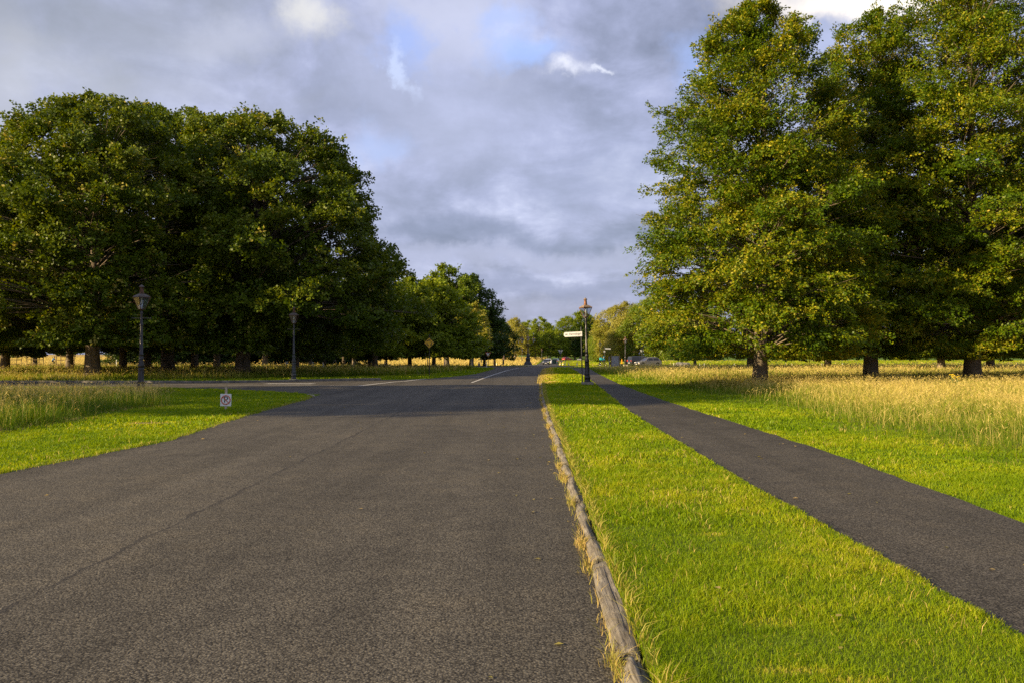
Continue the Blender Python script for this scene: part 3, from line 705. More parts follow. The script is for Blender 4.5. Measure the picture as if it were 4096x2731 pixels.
# ------------------------------------------------------------------ trees
def tree_mesh(name, seed, prof, tr, leaf, nb, ncl, nlf, zb=1.6, style='round', inner=.22, keys=0.0, size=1.0, limb_sides=6, gap=0.0, twigs=2, lift=0.0):
    """trunk-with-limbs mesh and crown mesh. prof: (height, radius, x offset) of the crown outline"""
    g = np.random.default_rng(seed)
    pz = np.array([p[0] for p in prof]); pr = np.array([p[1] for p in prof]); po = np.array([p[2] if len(p) > 2 else 0 for p in prof])
    H = pz[-1]
    zs = np.linspace(pz[0], H, 400); rr = np.interp(zs, pz, pr) + .35
    cdf = np.cumsum(rr); cdf /= cdf[-1]
    ph = g.uniform(0, 2 * PI, 4)
    def env(z_, th):
        base = np.interp(z_, pz, pr)
        return base * (1 + .10 * np.sin(2 * th + ph[0] + z_ * .13) + .08 * np.sin(3 * th + ph[1] - z_ * .3) + .07 * np.sin(5 * th + ph[2] + z_ * .55))
    k = np.arange(nb)
    bz = np.interp(((k + g.uniform(.1, .9, nb)) / nb), cdf, zs)
    th = (k * 2.39996 + g.uniform(-.5, .5, nb)) % (2 * PI)
    fr = np.where(g.random(nb) < inner, g.uniform(.1, .5, nb), g.uniform(.64, .9, nb))
    Rb = env(bz, th); hfrac = (bz - pz[0]) / (H - pz[0])
    bx, by = np.cos(th) * Rb * fr + np.interp(bz, pz, po), np.sin(th) * Rb * fr
    Bc = np.stack([bx, by, bz], 1)
    ro = np.clip(.26 * np.interp(bz, pz, pr) + .55 * size, .6 * size, 2.3 * size) * g.uniform(.75, 1.3, nb)
    out = np.stack([np.cos(th), np.sin(th), np.zeros(nb)], 1)
    if style == 'beech':
        tilt = -.12 + .95 * hfrac ** 2 + g.uniform(-.15, .2, nb); ax = np.stack([ro * 1.4, ro * .95, ro * (.32 + .5 * hfrac)], 1)
    elif style == 'weep':
        tilt = -.5 + 1.0 * hfrac + g.uniform(-.2, .2, nb); ax = np.stack([ro * 1.0, ro * .8, ro * 1.0], 1)
    else:
        tilt = -.15 + .8 * hfrac + g.uniform(-.2, .25, nb); ax = np.stack([ro * 1.05, ro * 1.0, ro * .78], 1)
    d1 = unit(out * np.cos(tilt)[:, None] + np.array([0, 0, 1.0]) * np.sin(tilt)[:, None])
    d2 = unit(np.cross(np.array([0, 0, 1.0]), out)); d3 = np.cross(d1, d2)
    # sprays
    N = nb * ncl; bi = np.repeat(k, ncl)
    u = unit(g.normal(0, 1, (N, 3))); u[:, 0] = np.where(u[:, 0] < -.3, -u[:, 0] * g.random(N), u[:, 0]); u[:, 2] = np.where(u[:, 2] < -.35, np.abs(u[:, 2]) * g.random(N), u[:, 2])
    u = unit(u) * (g.random(N) ** .42 * (1 + .12 * g.normal(0, 1, N)))[:, None]
    S = Bc[bi] + d1[bi] * (u[:, :1] * ax[bi, :1]) + d2[bi] * (u[:, 1:2] * ax[bi, 1:2]) + d3[bi] * (u[:, 2:] * ax[bi, 2:])
    # keep within the outline, with a ragged edge
    cx_ = np.interp(S[:, 2], pz, po); dx, dy = S[:, 0] - cx_, S[:, 1]; rad = np.hypot(dx, dy); tha = np.arctan2(dy, dx)
    lim = env(S[:, 2], tha) * (1 + .10 * g.normal(0, 1, N)) + .45 * size * g.random(N)
    sc = np.minimum(1, lim / np.maximum(rad, 1e-3)); S[:, 0] = cx_ + dx * sc; S[:, 1] = dy * sc
    zf = zb + lift * np.exp(-((S[:, 0] / 3.2) ** 2 + (S[:, 1] / 3.2) ** 2))
    S[:, 2] = np.where(S[:, 2] < zf, zf + np.abs(zf - S[:, 2]) * .3 + g.random(N) * .3, S[:, 2])
    ex = (g.random(N) < .05) * g.uniform(.2, .9, N) * size; S = S + d1[bi] * ex[:, None]
    if gap:
        kp = (vnoise(S * np.array([.6, .6, 1.5 if style == 'beech' else .6]) / size, seed) > gap * g.uniform(.7, 1.25, N)) | (fr[bi] < .55); S, bi = S[kp], bi[kp]; N = len(S)
    sd = unit(d1[bi] * .8 + unit(S - Bc[bi]) * .7 + g.normal(0, .45, (N, 3)))
    if style == 'weep': sd = unit(sd * .6 + np.array([0, 0, -.7]))
    sn = unit(np.array([0, 0, 1.0]) + g.normal(0, .45 if style != 'round' else .7, (N, 3)) + .5 * unit(S - Bc[bi])); sn = unit(sn - sd * np.sum(sn * sd, 1, keepdims=True)); ss = np.cross(sn, sd)
    L0, W0, spread = leaf[0], leaf[1], leaf[2]
    M = N * nlf; si = np.repeat(np.arange(N), nlf)
    t = g.uniform(-.55, .6, M); w = g.uniform(-1, 1, M) * (.42 - .28 * t)
    if style == 'round':
        q = unit(g.normal(0, 1, (M, 3))) * (g.random(M) ** .5)[:, None] * np.array([.55, .55, .38])
        P = S[si] + (sd[si] * q[:, :1] + ss[si] * q[:, 1:2] + sn[si] * q[:, 2:]) * spread
    else:
        P = S[si] + sd[si] * (t * spread)[:, None] + ss[si] * (w * spread)[:, None] + sn[si] * (g.normal(0, .10, M) * spread)[:, None]
        P[:, 2] -= .22 * spread * np.abs(t + .3) ** 2
    ld = unit(sd[si] * .7 + ss[si] * (np.sign(w) * .6)[:, None] + g.normal(0, .4, (M, 3)) + np.array([0, 0, -.25]))
    od = unit(S - np.stack([np.interp(S[:, 2], pz, po), 0 * S[:, 0], S[:, 2] * .8 + 1.0], 1)); lnn = sn[si] * .45 + od[si] * .55 + g.normal(0, .5, (M, 3)); lnn = unit(lnn - ld * np.sum(lnn * ld, 1, keepdims=True)); ls = np.cross(lnn, ld)
    P[:, 2] = np.maximum(P[:, 2], zb + lift * np.exp(-((P[:, 0] / 3.2) ** 2 + (P[:, 1] / 3.2) ** 2)) - .25 + .6 * vnoise(P * .9, 3))
    s_ = g.uniform(.65, 1.3, M)
    Ld, Wd = ld * (L0 * s_)[:, None], ls * (W0 * s_ * .5)[:, None]
    V = np.stack([P, P + Ld * .45 + Wd, P + Ld, P + Ld * .45 - Wd], 1).reshape(-1, 3)
    i4 = np.arange(M) * 4
    v = .30 * g.random(nb)[bi][si] + .25 * g.random(N)[si] + .42 * g.random(M)
    v = np.where(g.random(M) < .006, .9 + .1 * g.random(M), v * .92)
    if keys:
        kk = g.random(N) < keys; v = np.where(kk[si] & (g.random(M) < .5), g.uniform(.9, 1, M), v)
    crown = np_mesh(name + '_crown', V, np.stack([i4, i4 + 1, i4 + 2, i4 + 3], 1), np.clip(v, 0, 1))
    # trunk and limbs
    b = MB(); top = H * .86; n = 14
    zz = np.concatenate([[-.15, 0, .12, .3, .6, 1.0, 1.6, 2.4], np.linspace(3.4, top, 12)])
    wx, wy = g.uniform(-.02, .02, 2)
    pts = []
    for z_ in zz:
        for j in range(n):
            a_ = 2 * PI * j / n
            rad_ = tr * (1 + (.75 + .25 * math.sin(3 * a_ + seed)) * .55 * math.exp(-max(z_, 0) / .38)) * max(.06, 1 - .9 * max(z_ - 1, 0) / top) * (1 + .06 * math.sin(5 * a_ + seed) + .04 * math.sin(3 * a_ + z_ * 1.5))
            o_ = float(np.interp(z_, pz, po)) * min(1, max(0, z_ / H)) * .8
            pts.append((rad_ * math.cos(a_) + wx * z_ + o_, rad_ * math.sin(a_) + wy * z_, z_))
    fs = []
    for q_ in range(len(zz) - 1):
        for j in range(n): fs.append((q_ * n + j, q_ * n + (j + 1) % n, (q_ + 1) * n + (j + 1) % n, (q_ + 1) * n + j))
    b.add(pts, fs)
    for q_ in range(nb):
        if Bc[q_][2] < zb + 1.0 + lift * .6: continue
        c = Bc[q_]; hd = math.hypot(c[0], c[1]); z0 = max(zb + .2 + lift, min(c[2] - hd * (.25 + .35 * hfrac[q_]), top - .6))
        o_ = float(np.interp(z0, pz, po)) * min(1, z0 / H) * .8
        p0 = np.array([wx * z0 + o_, wy * z0, z0]); p3 = c + d1[q_] * ax[q_, 0] * .3
        mid = p0 + (c - p0) * .5 + np.array([0, 0, .10 * hd]) + g.normal(0, .12, 3) * size
        path = [p0, p0 + (mid - p0) * .5 + g.normal(0, .06, 3), mid, c, p3]
        path[3] = c + g.normal(0, .1, 3)
        r0 = min(tr * .26, .016 * size + .007 * hd + .01 * (1 - hfrac[q_]))
        for pp in path: pp[2] = max(pp[2], zb + .05)
        b.tube([tuple(pp) for pp in path], [r0, r0 * .8, r0 * .6, r0 * .38, r0 * .12], limb_sides)
        for _ in range(twigs):
            e = c + d1[q_] * ax[q_, 0] * g.uniform(.1, .6) + d2[q_] * ax[q_, 1] * g.uniform(-.9, .9) + d3[q_] * ax[q_, 2] * g.uniform(0, .9)
            e[2] = max(e[2], zb)
            m_ = (path[2] + e) / 2 + g.normal(0, .15, 3) * size
            b.tube([tuple(path[2]), tuple(m_), tuple(e)], [r0 * .4, r0 * .25, r0 * .08], 4, cap=False)
    me = bpy.data.meshes.new(name + '_trunk'); me.from_pydata(b.v, [], b.f); me.polygons.foreach_set('use_smooth', [True] * len(b.f)); me.update()
    return me, crown

def plant(pair, mats, x, y, label, rz=0.0, s=1.0, sz=None, name='tree', group='park trees', z=None):
    t = thing(name, label, 'tree', (x, y, float(gz(y)) if z is None else z), rz, group)
    t.scale = (s, s, sz or s)
    for me, nm, m in ((pair[0], 'trunk', mats[0]), (pair[1], 'crown', mats[1])):
        if not me.materials: me.materials.append(m)
        o = bpy.data.objects.new(nm, me); COL.objects.link(o); o.parent = t
        if me.materials[0] != m: o.material_slots[0].link = 'OBJECT'; o.material_slots[0].material = m
    return t

# --- right: the three tall beeches and what stands behind them
BE = (M_BARK, M_BEECH)
bl = (.145, .08, .62)
p1 = [(1.5, 4.4, -.1), (2.4, 6.0, -.1), (4.5, 6.3, 0), (7.0, 6.0, .2), (9.5, 5.5, .3), (11.5, 5.1, .2), (13.2, 4.8, 0), (14.4, 4.5, -.2), (15.6, 3.5, -.1), (17.3, 2.9, -.1), (18.7, 2.1, -.1), (19.7, 1.2, -.1), (20.4, .3, 0)]
b1 = tree_mesh('beech_a', 101, p1, .36, bl, 210, 50, 38, 1.5, 'beech', .28, size=.8, gap=.35)
x, y = at(3040, 42.5); plant(b1, BE, x, y, 'tall beech with narrow leafy top and sunlit trunk, nearest the path', 0, name='beech_tree', group='tall beeches right of the path')
p2 = [(1.5, 4.5), (2.6, 5.6), (6, 5.8), (10, 5.2), (14, 4.4), (16, 3.4), (18, 2.7), (20, 2.2), (21.2, 1.2), (21.7, .3)]
b2 = tree_mesh('beech_b', 102, p2, .40, bl, 200, 48, 36, 1.5, 'beech', .28, gap=.38, size=.8)
x, y = at(3482, 47.5); plant(b2, BE, x, y, 'middle beech of the tall three, dark trunk, crown set slightly back', 0, name='beech_tree', group='tall beeches right of the path')
p3 = [(1.5, 5.0), (2.6, 7.0), (6, 7.6), (11, 7.3), (16, 6.3), (20, 4.9), (23, 3.4), (25, 1.8), (26, .4)]
b3 = tree_mesh('beech_c', 103, p3, .45, bl, 270, 50, 36, 1.5, 'beech', .28, gap=.40, size=.8)
x, y = at(3892, 47.0); plant(b3, BE, x, y, 'broadest and tallest beech, crown cut off by the right edge of the picture', 0.4, name='beech_tree', group='tall beeches right of the path')
for px, D, s, rz, lb in ((4420, 50, 1.0, 2.0, 'beech right of the tall three, showing only branches at the picture edge'),
                         (3000, 92, .85, 1.2, 'beech far behind the sunlit beech trunk, pale trunk beside a white post'),
                         (3765, 80, .85, 2.9, 'leaning beech with split dark trunks, between the two dark beech trunks'),
                         (3310, 86, .9, 4.4, 'beech in the shade behind the gap between the first two beeches'),
                         (3960, 84, 1.0, 5.2, 'beech deep in shade behind the broadest beech'),
                         (2560, 128, .0, 0, '')):
    if s:
        x, y = at(px, D); plant(b2 if rz > 2.5 else b3, BE, x, y, lb, rz, s, name='beech_tree', group='beeches standing further back')

# --- left: two big maples by the side road
MA = (M_BARK2, M_MAPLE)
ml = (.205, .165, .78)
q1 = [(1.7, 4.5), (2.6, 7.0), (5, 7.9), (9, 8.0), (12.5, 7.7), (15, 7.2), (17, 6.5), (18.8, 5.3), (20.2, 3.6), (21.0, 1.6)]
m1 = tree_mesh('maple_a', 201, q1, .50, ml, 210, 34, 28, 2.3, 'round', .22, .05, size=.7, lift=1.6)
x, y = at(368, 57.3); plant(m1, MA, x - .0, y, 'tall sunlit maple with stout trunk behind the nearer left lamp', 0, 1.0, .935, name='maple_tree', group='big maples left of the road')
q2 = [(1.6, 7.0, 2.0), (2.4, 8.9, 2.6), (4.5, 9.9, 3.3), (8, 9.8, 3.4), (11, 9.2, 3.0), (14, 8.5, 2.4), (16.5, 7.5, 2.0), (18.4, 6.4, 1.5), (19.7, 4.8, 1.0), (20.4, 2.2, .7)]
m2 = tree_mesh('maple_b', 202, q2, .55, ml, 290, 34, 28, 1.9, 'round', .28, .03, size=.7, lift=1.6)
x, y = at(955, 66.0); plant(m2, MA, x + .25, y, 'broad dark maple with flared trunk beside the side road', 0, 1.06, 1.01, name='maple_tree', group='big maples left of the road')
for px, D, s, rz, pr_, lb in ((-182, 60, .84, 2.2, m2, 'maple at the left edge of the picture, lower than the tall sunlit one'),
                              (670, 72, 1.12, 4.0, m1, 'maple with one sunlit trunk between the two big maple trunks'),
                              (20, 78, .85, 5.3, m1, 'maple behind the leftmost crown, its trunk hidden')):
    x, y = at(px, D); plant(pr_, MA, x, y, lb, rz, s, name='maple_tree', group='big maples left of the road')
# just left of the frame: their shade falls across the road
hs = tree_mesh('high_crown', 210, [(13, 6.0), (14, 8.4), (15.5, 9.4), (17.5, 8.8), (19.3, 6.6), (20.8, 3.2), (21.2, 1)], .55, (.28, .22, .95), 110, 30, 22, 12.9, 'round', .3, gap=.3)
plant(hs, MA, -45, 11.0, 'tall high-crowned maple left of the picture whose shade crosses the road', .5, 1.03, .96, name='maple_tree', group='maples left of the picture')

LOWTREES = []
# --- the grove behind the maples
gl = (.30, .24, 1.1)
w1 = tree_mesh('grove_a', 301, [(1.6, 4.2), (2.6, 5.4), (6, 6.0), (9, 5.4), (12, 4.0), (14, 2.0), (14.8, .4)], .34, gl, 54, 22, 20, 1.9, 'round', .25, lift=1.0)
w2 = tree_mesh('grove_b', 302, [(1.7, 3.8), (2.8, 5.8), (7, 6.6), (11, 6.0), (14, 4.6), (16.5, 2.6), (17.5, .5)], .40, gl, 60, 22, 20, 1.9, 'round', .25, lift=1.0)
GR = (M_BARK2, M_DARKLEAF)
GR2 = (M_BARK2, M_MIDLEAF)
w1g = (w1[0].copy(), w1[1].copy()); w2g = (w2[0].copy(), w2[1].copy())
grove = [(140, 104, w1, .8, 'slim grove tree inside an open timber guard, far left'), (279, 87, w2, .95, 'grove tree with dark trunk beside a timber guard'),
         (493, 84, w1, 1.05, 'grove tree with thick leaning trunk, left of the nearer lamp post'), (592, 88, w2, .95, 'grove tree whose trunk shows just right of the nearer lamp post'),
         (779, 86, w1, 1.1, 'grove tree with dark trunk right of the sunlit trunk'), (868, 97, w2, .95, 'slim grove trunk just left of the flared maple trunk'),
         (1188, 82, w1, .68, 'grove tree with dark trunk behind the further left lamp'), (1300, 100, w2, .5, 'grove tree right of the further lamp, dark trunk in shade'),
         (1375, 112, w1, .72, 'thin grove trunk beside a pale post in the long grass'), (1415, 118, w2, .62, 'shaded grove trunk before the sunlit field'),
         (1478, 98, w1, .62, 'double-looking grove trunk in front of the yellow field'), (1545, 128, w2, .5, 'grove tree at the right end of the shaded row'),
         (-60, 112, w2, 1.0, 'grove tree beyond the left edge maple'), (385, 128, w2, .95, 'grove tree deep in the shade behind the stout maple trunk'),
         (700, 132, w2, 1.0, 'grove tree far back, between the sunlit trunk and a dark one'), (1060, 120, w2, 1.0, 'grove tree far back, right of the flared maple'), (1240, 138, w2, .8, 'grove tree furthest back, left of the yellow gap')]
for i, (px, D, pr_, s, lb) in enumerate(grove):
    x, y = at(px, D); plant(pr_, GR, x, y, lb, i * 1.7, s, name='grove_tree', group='grove behind the maples')

for x, y, s, lb in ((-31, 28.5, .72, 'small dark tree added out of view on the left to shade the nearer left lamp'), (-36, 43.0, .86, 'small dark tree added out of view on the left to shade the further left lamp')):  # unseen trees put in to shade the two left lamps, outside the grove
    plant(w1, GR, x, y, lb, x, s, name='grove_tree', group='shade trees added out of view on the left')  # added shade trees; they only share the grove trees' mesh and name
for i, (px, D, s, lb) in enumerate(((560, 138, 1.0, 'low bushy tree closing the view between the nearer lamp and the sunlit trunk'), (735, 130, 1.1, 'low bushy tree behind the dark trunk right of the sunlit trunk'), (905, 134, 1.0, 'low bushy tree behind the flared maple trunk, left side'),
                                     (1085, 140, 1.1, 'low bushy tree behind the grass right of the flared maple'), (1265, 146, 1.0, 'low bushy tree behind the white posts in the grass'), (1395, 152, .9, 'low bushy tree left of the open yellow field'))):
    LOWTREES.append((px, D, s, i, lb))
FL = (M_BARK2, M_FARLEAF)
# --- beyond: trees along the road and round the roundabout
mlf = (.30, .20, 1.0)
x, y = at(1500, 92); plant(w2g, FL, x, y, 'sunlit-topped green tree tucked behind the broad dark maple', 1.0, .8, .72, name='park_tree', group='trees along the road ahead')
k1 = tree_mesh('low_green', 401, [(1.4, 4.0), (2.2, 5.6), (4, 6.0), (6, 5.5), (8, 4.0), (9.6, 2.0), (10.3, .4)], .24, mlf, 62, 26, 20, 1.5, 'beech', .2)
x, y = at(1735, 98); plant(k1, FL, x, y, 'low spreading green tree behind the yellow warning sign', .4, name='park_tree', group='trees along the road ahead')
x, y = at(1640, 101); plant(k1, GR2, x, y, 'low green tree left of and behind the yellow warning sign', 2.9, 1.05, name='park_tree', group='trees along the road ahead')
k1d = (k1[0].copy(), k1[1].copy())
for px, D, s, i, lb in LOWTREES:
    x, y = at(px, D); plant(k1d, GR, x, y, lb, i * 1.9, s, s * .8, name='grove_tree', group='low trees behind the grove', z=-1.0)
k2 = tree_mesh('oak', 402, [(1.8, 4.5), (3, 6.0), (7, 6.6), (11, 6.2), (14, 5.0), (16, 3.4), (17.2, 1.4), (17.6, .4)], .45, (.36, .26, 1.2), 60, 26, 20, 1.8, 'round', .2)
x, y = at(1800, 142); plant(k2, GR2, x - .6, y, 'tall domed oak rising behind the low green trees', 0, name='oak_tree', group='trees along the road ahead')
x, y = at(1885, 148); plant(k2, GR, x, y, 'dark right shoulder oak beside the domed oak', 2.2, .9, .93, name='oak_tree', group='trees along the road ahead')
k3 = tree_mesh('sapling', 403, [(1.9, 1.3), (3, 2.2), (5, 2.5), (7, 1.9), (8.6, .9), (9.2, .2)], .13, (.26, .2, .8), 40, 20, 18, 1.9, 'round', .2)
k3b = tree_mesh('light_tree', 404, [(2.6, 3.5), (4, 5.2), (8, 6.2), (12, 5.4), (15, 3.6), (16.5, 1.4), (17, .4)], .35, (.42, .26, 1.5), 66, 18, 16, 2.4, 'weep', .15, limb_sides=5)
x, y = at(1886, 121); plant(k3, (M_PALEBARK, M_PALELEAF), x, y, 'small pale green sunlit tree with slim straight trunk', 0, name='young_tree', group='trees along the road ahead')
x, y = at(1938, 152); plant(w1, GR, x, y, 'dark round tree beside the running person', .6, .8, .72, name='park_tree', group='trees along the road ahead')
x, y = at(1978, 158); plant(w1, GR, x, y, 'dark low tree at the right end of the left row', 3.6, .72, .62, name='park_tree', group='trees along the road ahead')
PALE = (M_PALEBARK, M_PALELEAF)
far = [(2060, 330, k3b, PALE, 1.0, 1.0, 'pale thinly leaved tree with light trunk in the yellow field'), (2015, 345, k3b, PALE, .75, .8, 'pale bushy tree left of the thinly leaved tree'),
       (2110, 380, w2g, FL, 1.15, 1.0, 'dark green tree directly behind the triple lantern'), (2160, 372, w2g, FL, 1.05, 1.08, 'rounded green tree right of the triple lantern'),
       (2140, 335, w1g, FL, .85, .7, 'low green tree just right of the triple lantern post'), (2200, 340, w1g, FL, .95, .8, 'low green tree above the distant dark car'),
       (2235, 345, w1g, FL, .9, .82, 'leafy low tree behind the yield sign seen from behind'), (2262, 385, w2g, FL, 1.2, 1.12, 'tall green tree left of the domed tree'),
       (2322, 392, k2, FL, 1.35, 1.28, 'big domed tree behind the finger sign'), (2362, 402, k2, GR, 1.1, 1.05, 'dark tree forming the right slope of the domed wood'),
       (2300, 350, w2, GR, .95, .78, 'dark tree in shade behind the white finger sign post'), (2345, 352, w1, GR, 1.0, .85, 'dark low tree behind the nearer right lamp post'),
       (2190, 425, k2, FL, 1.2, 1.0, 'tree furthest back between lantern and domed wood'), (1985, 400, w2g, FL, 1.1, .9, 'distant tree showing over the dark low tree'),
       (2395, 420, k2, GR, 1.1, .9, 'distant dark tree right of the domed wood')]
for i, (px, D, pr_, mt, s, sz, lb) in enumerate(far):
    x, y = at(px, D); plant(pr_, mt, x, y, lb, i * 1.3, s, sz, name='distant_tree', group='trees beyond the roundabout')
k4 = tree_mesh('birchy', 405, [(1.2, 4.5), (2.2, 6.5), (5, 7.6), (8, 7.2), (10.5, 5.8), (12.5, 3.6), (13.6, 1.4), (14, .3)], .32, (.24, .15, 1.0), 84, 30, 22, 1.4, 'weep', .18, size=.9)
OLIVE = (M_PALEBARK, M_PALELEAF)
k4b = (k4[0].copy(), k4[1].copy())
x, y = at(2505, 168); plant(k4b, (M_BARK2, M_PALELEAF), x, y, 'olive drooping tree behind the lamp and parked cars', 0, .95, .93, name='park_tree', group='trees behind the parked cars')
x, y = at(2640, 160); plant(k4, (M_BARK2, M_MIDLEAF), x, y, 'green drooping tree behind the grey car, touching the beech crown', 2.0, 1.0, 1.02, name='park_tree', group='trees behind the parked cars')
x, y = at(2440, 190); plant(k4, (M_BARK2, M_MIDLEAF), x, y, 'small dark green tree behind the cyclist', 4.0, .8, .7, name='park_tree', group='trees behind the parked cars')
x, y = at(2780, 175); plant(k4, (M_BARK2, M_MIDLEAF), x, y, 'green tree behind the boulder, under the beech crown', 1.0, 1.0, 1.0, name='park_tree', group='trees behind the parked cars')
# far wood closing the view
def far_wood():
    g = np.random.default_rng(77); Vs, Fs, As, n0 = [], [], [], 0
    for k in range(150):
        x = g.uniform(-620, 620); y = g.uniform(520, 640); r = g.uniform(6, 11); h = g.uniform(9, 16)
        if -60 < x < 60: h *= .8
        m = 420
        u = unit(g.normal(0, 1, (m, 3))) * (g.random(m) ** .3)[:, None]
        P = np.stack([x + u[:, 0] * r, y + u[:, 1] * r, gz(y) + h * .55 + u[:, 2] * h * .5], 1)
        d = unit(g.normal(0, 1, (m, 3))); q = unit(np.cross(d, g.normal(0, 1, (m, 3)))); s = g.uniform(.8, 1.7, m)[:, None]
        V = np.stack([P - d * s, P + q * s * .7, P + d * s, P - q * s * .7], 1).reshape(-1, 3); i = n0 + np.arange(m) * 4
        Vs.append(V); Fs.append(np.stack([i, i + 1, i + 2, i + 3], 1)); As.append(np.clip(g.random() * .5 + g.random(m) * .4, 0, 1)); n0 += 4 * m
    o = link_mesh('far_wood', np_mesh('far_wood', np.concatenate(Vs), np.concatenate(Fs), np.concatenate(As)), M_DARKLEAF)
    tag(o, kind='stuff')
far_wood()
# ------------------------------------------------------------------ gas lamps
def text_part(name, body, size, m, parent, M, italic=0.0, thick=.002):
    cu = bpy.data.curves.new(name, 'FONT'); cu.body = body; cu.size = size; cu.align_x = 'CENTER'; cu.align_y = 'CENTER'; cu.extrude = thick; cu.shear = italic
    o = bpy.data.objects.new(name, cu); COL.objects.link(o)
    dg = bpy.context.evaluated_depsgraph_get(); dg.update()
    me = bpy.data.meshes.new_from_object(o.evaluated_get(dg)); bpy.data.objects.remove(o)
    me.transform(M); me.materials.clear()
    return link_mesh(name, me, m, parent)

FACE = Matrix.Rotation(PI / 2, 4, 'X')        # text plane -> facing -y (towards the camera)

def lantern(root, z, rot=0.0, s=1.0, sub=True, dx=0.0, in_shade=False):
    """four-sided copper lantern; z is its foot"""
    def ring(h, zz):
        return [Vector((h * s * math.cos(rot + PI / 4 + k * PI / 2) * 1.414 + dx, h * s * math.sin(rot + PI / 4 + k * PI / 2) * 1.414, z + zz * s)) for k in range(4)]
    mc, mr = (M_SHADECOPPER, M_SHADEROOF) if in_shade else (M_COPPER, M_COPPERPALE)  # left lamps take the copper tones that have shade painted in
    lo, hi = ring(.10, .02), ring(.265, .55)
    b = MB()
    for k in range(4):
        b.tube([lo[k], hi[k], hi[k] + Vector((0, 0, .05 * s))], .017 * s, 6)
        b.tube([lo[k], lo[(k + 1) % 4]], .015 * s, 6); b.tube([hi[k], hi[(k + 1) % 4]], .016 * s, 6)
    b.lathe([(.03 * s, -.05 * s), (.10 * s, 0), (.10 * s, .02 * s)], 12, c=(dx, 0, z))
    b.build('lantern_frame', mc, root)
    for k in range(4):
        a, c, d, e = lo[k], lo[(k + 1) % 4], hi[(k + 1) % 4], hi[k]
        ce = (a + c + d + e) / 4; nn = (c - a).cross(e - a).normalized() * .003
        q = [ce + (p - ce) * .97 for p in (a, c, d, e)]
        b = MB(); b.add([p + nn for p in q] + [p - nn for p in q], [(0, 1, 2, 3), (7, 6, 5, 4), (0, 4, 5, 1), (1, 5, 6, 2), (2, 6, 7, 3), (3, 7, 4, 0)])
        b.build('pane', M_PANE, root)
    b = MB()
    b.lathe([(.015 * s, .02 * s), (.012 * s, .26 * s), (.045 * s, .28 * s), (.05 * s, .34 * s), (.03 * s, .36 * s), (.03 * s, .5 * s), (.06 * s, .53 * s)], 8, c=(dx, 0, z))
    b.build('burner', M_MANTLE, root)
    b = MB()
    r4 = ring(.275, .565), ring(.24, .62), ring(.13, .70), ring(.085, .72)
    b.add([p for r in r4 for p in r], [(3, 2, 1, 0), (12, 13, 14, 15)] + [(k * 4 + i, k * 4 + (i + 1) % 4, k * 4 + 4 + (i + 1) % 4, k * 4 + 4 + i) for k in range(3) for i in range(4)])
    b.build('lantern_roof', mr, root)
    b = MB(); b.lathe([(.10 * s, .715 * s), (.105 * s, .77 * s), (.085 * s, .79 * s), (.078 * s, 1.0 * s), (.082 * s, 1.02 * s)], 14, c=(dx, 0, z))
    ch = b.build('chimney', mc, root, True)
    b = MB(); b.lathe([(.12 * s, 1.02 * s), (.122 * s, 1.035 * s), (.02 * s, 1.12 * s), (.008 * s, 1.135 * s)], 14, c=(dx, 0, z))
    b.build('cap', mr, ch)

POST = [(.185, 0), (.19, .06), (.165, .10), (.165, .20), (.18, .22), (.18, .27), (.145, .32), (.14, .40), (.15, .43), (.15, .47), (.125, .50), (.118, .98), (.135, 1.0), (.135, 1.04), (.118, 1.07), (.135, 1.14), (.14, 1.20), (.10, 1.32),
        (.095, 1.44), (.112, 1.46), (.112, 1.50), (.09, 1.54), (.088, 1.66), (.10, 1.68), (.075, 1.72), (.062, 2.9), (.058, 2.95), (.075, 2.97), (.075, 3.0), (.06, 3.02), (.062, 3.12), (.05, 3.16), (.055, 3.4), (.06, 3.5), (.05, 3.6)]

def gas_lamp(x, y, z, label, rot=.25, ladder=True, plinth=None, lean=(0, 0), group='gas lamps along the roads', m=M_IRON, rz=0.0, segs=20, in_shade=False):
    t = thing('street_lamp', label, 'street lamp', (x, y, z), rz, group)
    t.rotation_euler = (lean[1], lean[0], rz)
    h = 0
    if plinth:
        b = MB(); b.bbox((0, 0, plinth[1] / 2 - .05), (plinth[0], plinth[0], plinth[1] + .1), .025); b.build('plinth', plinth[2], t); h = plinth[1]
    b = MB()
    b.lathe([(r * 1.0, zz + h) for r, zz in POST], segs, flute=0); b.build('post', m, t, True)
    b = MB()
    for k in range(10):
        a = 2 * PI * k / 10; b.tube([(.118 * math.cos(a), .118 * math.sin(a), h + .52), (.114 * math.cos(a), .114 * math.sin(a), h + .96)], .012, 5)
    b.build('fluting', m, t, True)
    if ladder:
        b = MB(); b.tube([(-.42, 0, h + 3.28), (.42, 0, h + 3.28)], .014, 6)
        for s in (-1, 1): b.lathe([(.005, -.028), (.024, -.012), (.024, .012), (.005, .028)], 8, c=(s * .42, 0, h + 3.28))
        b.build('ladder_bar', m, t)
    lantern(t, h + 3.66, rot, in_shade=in_shade)
    return t

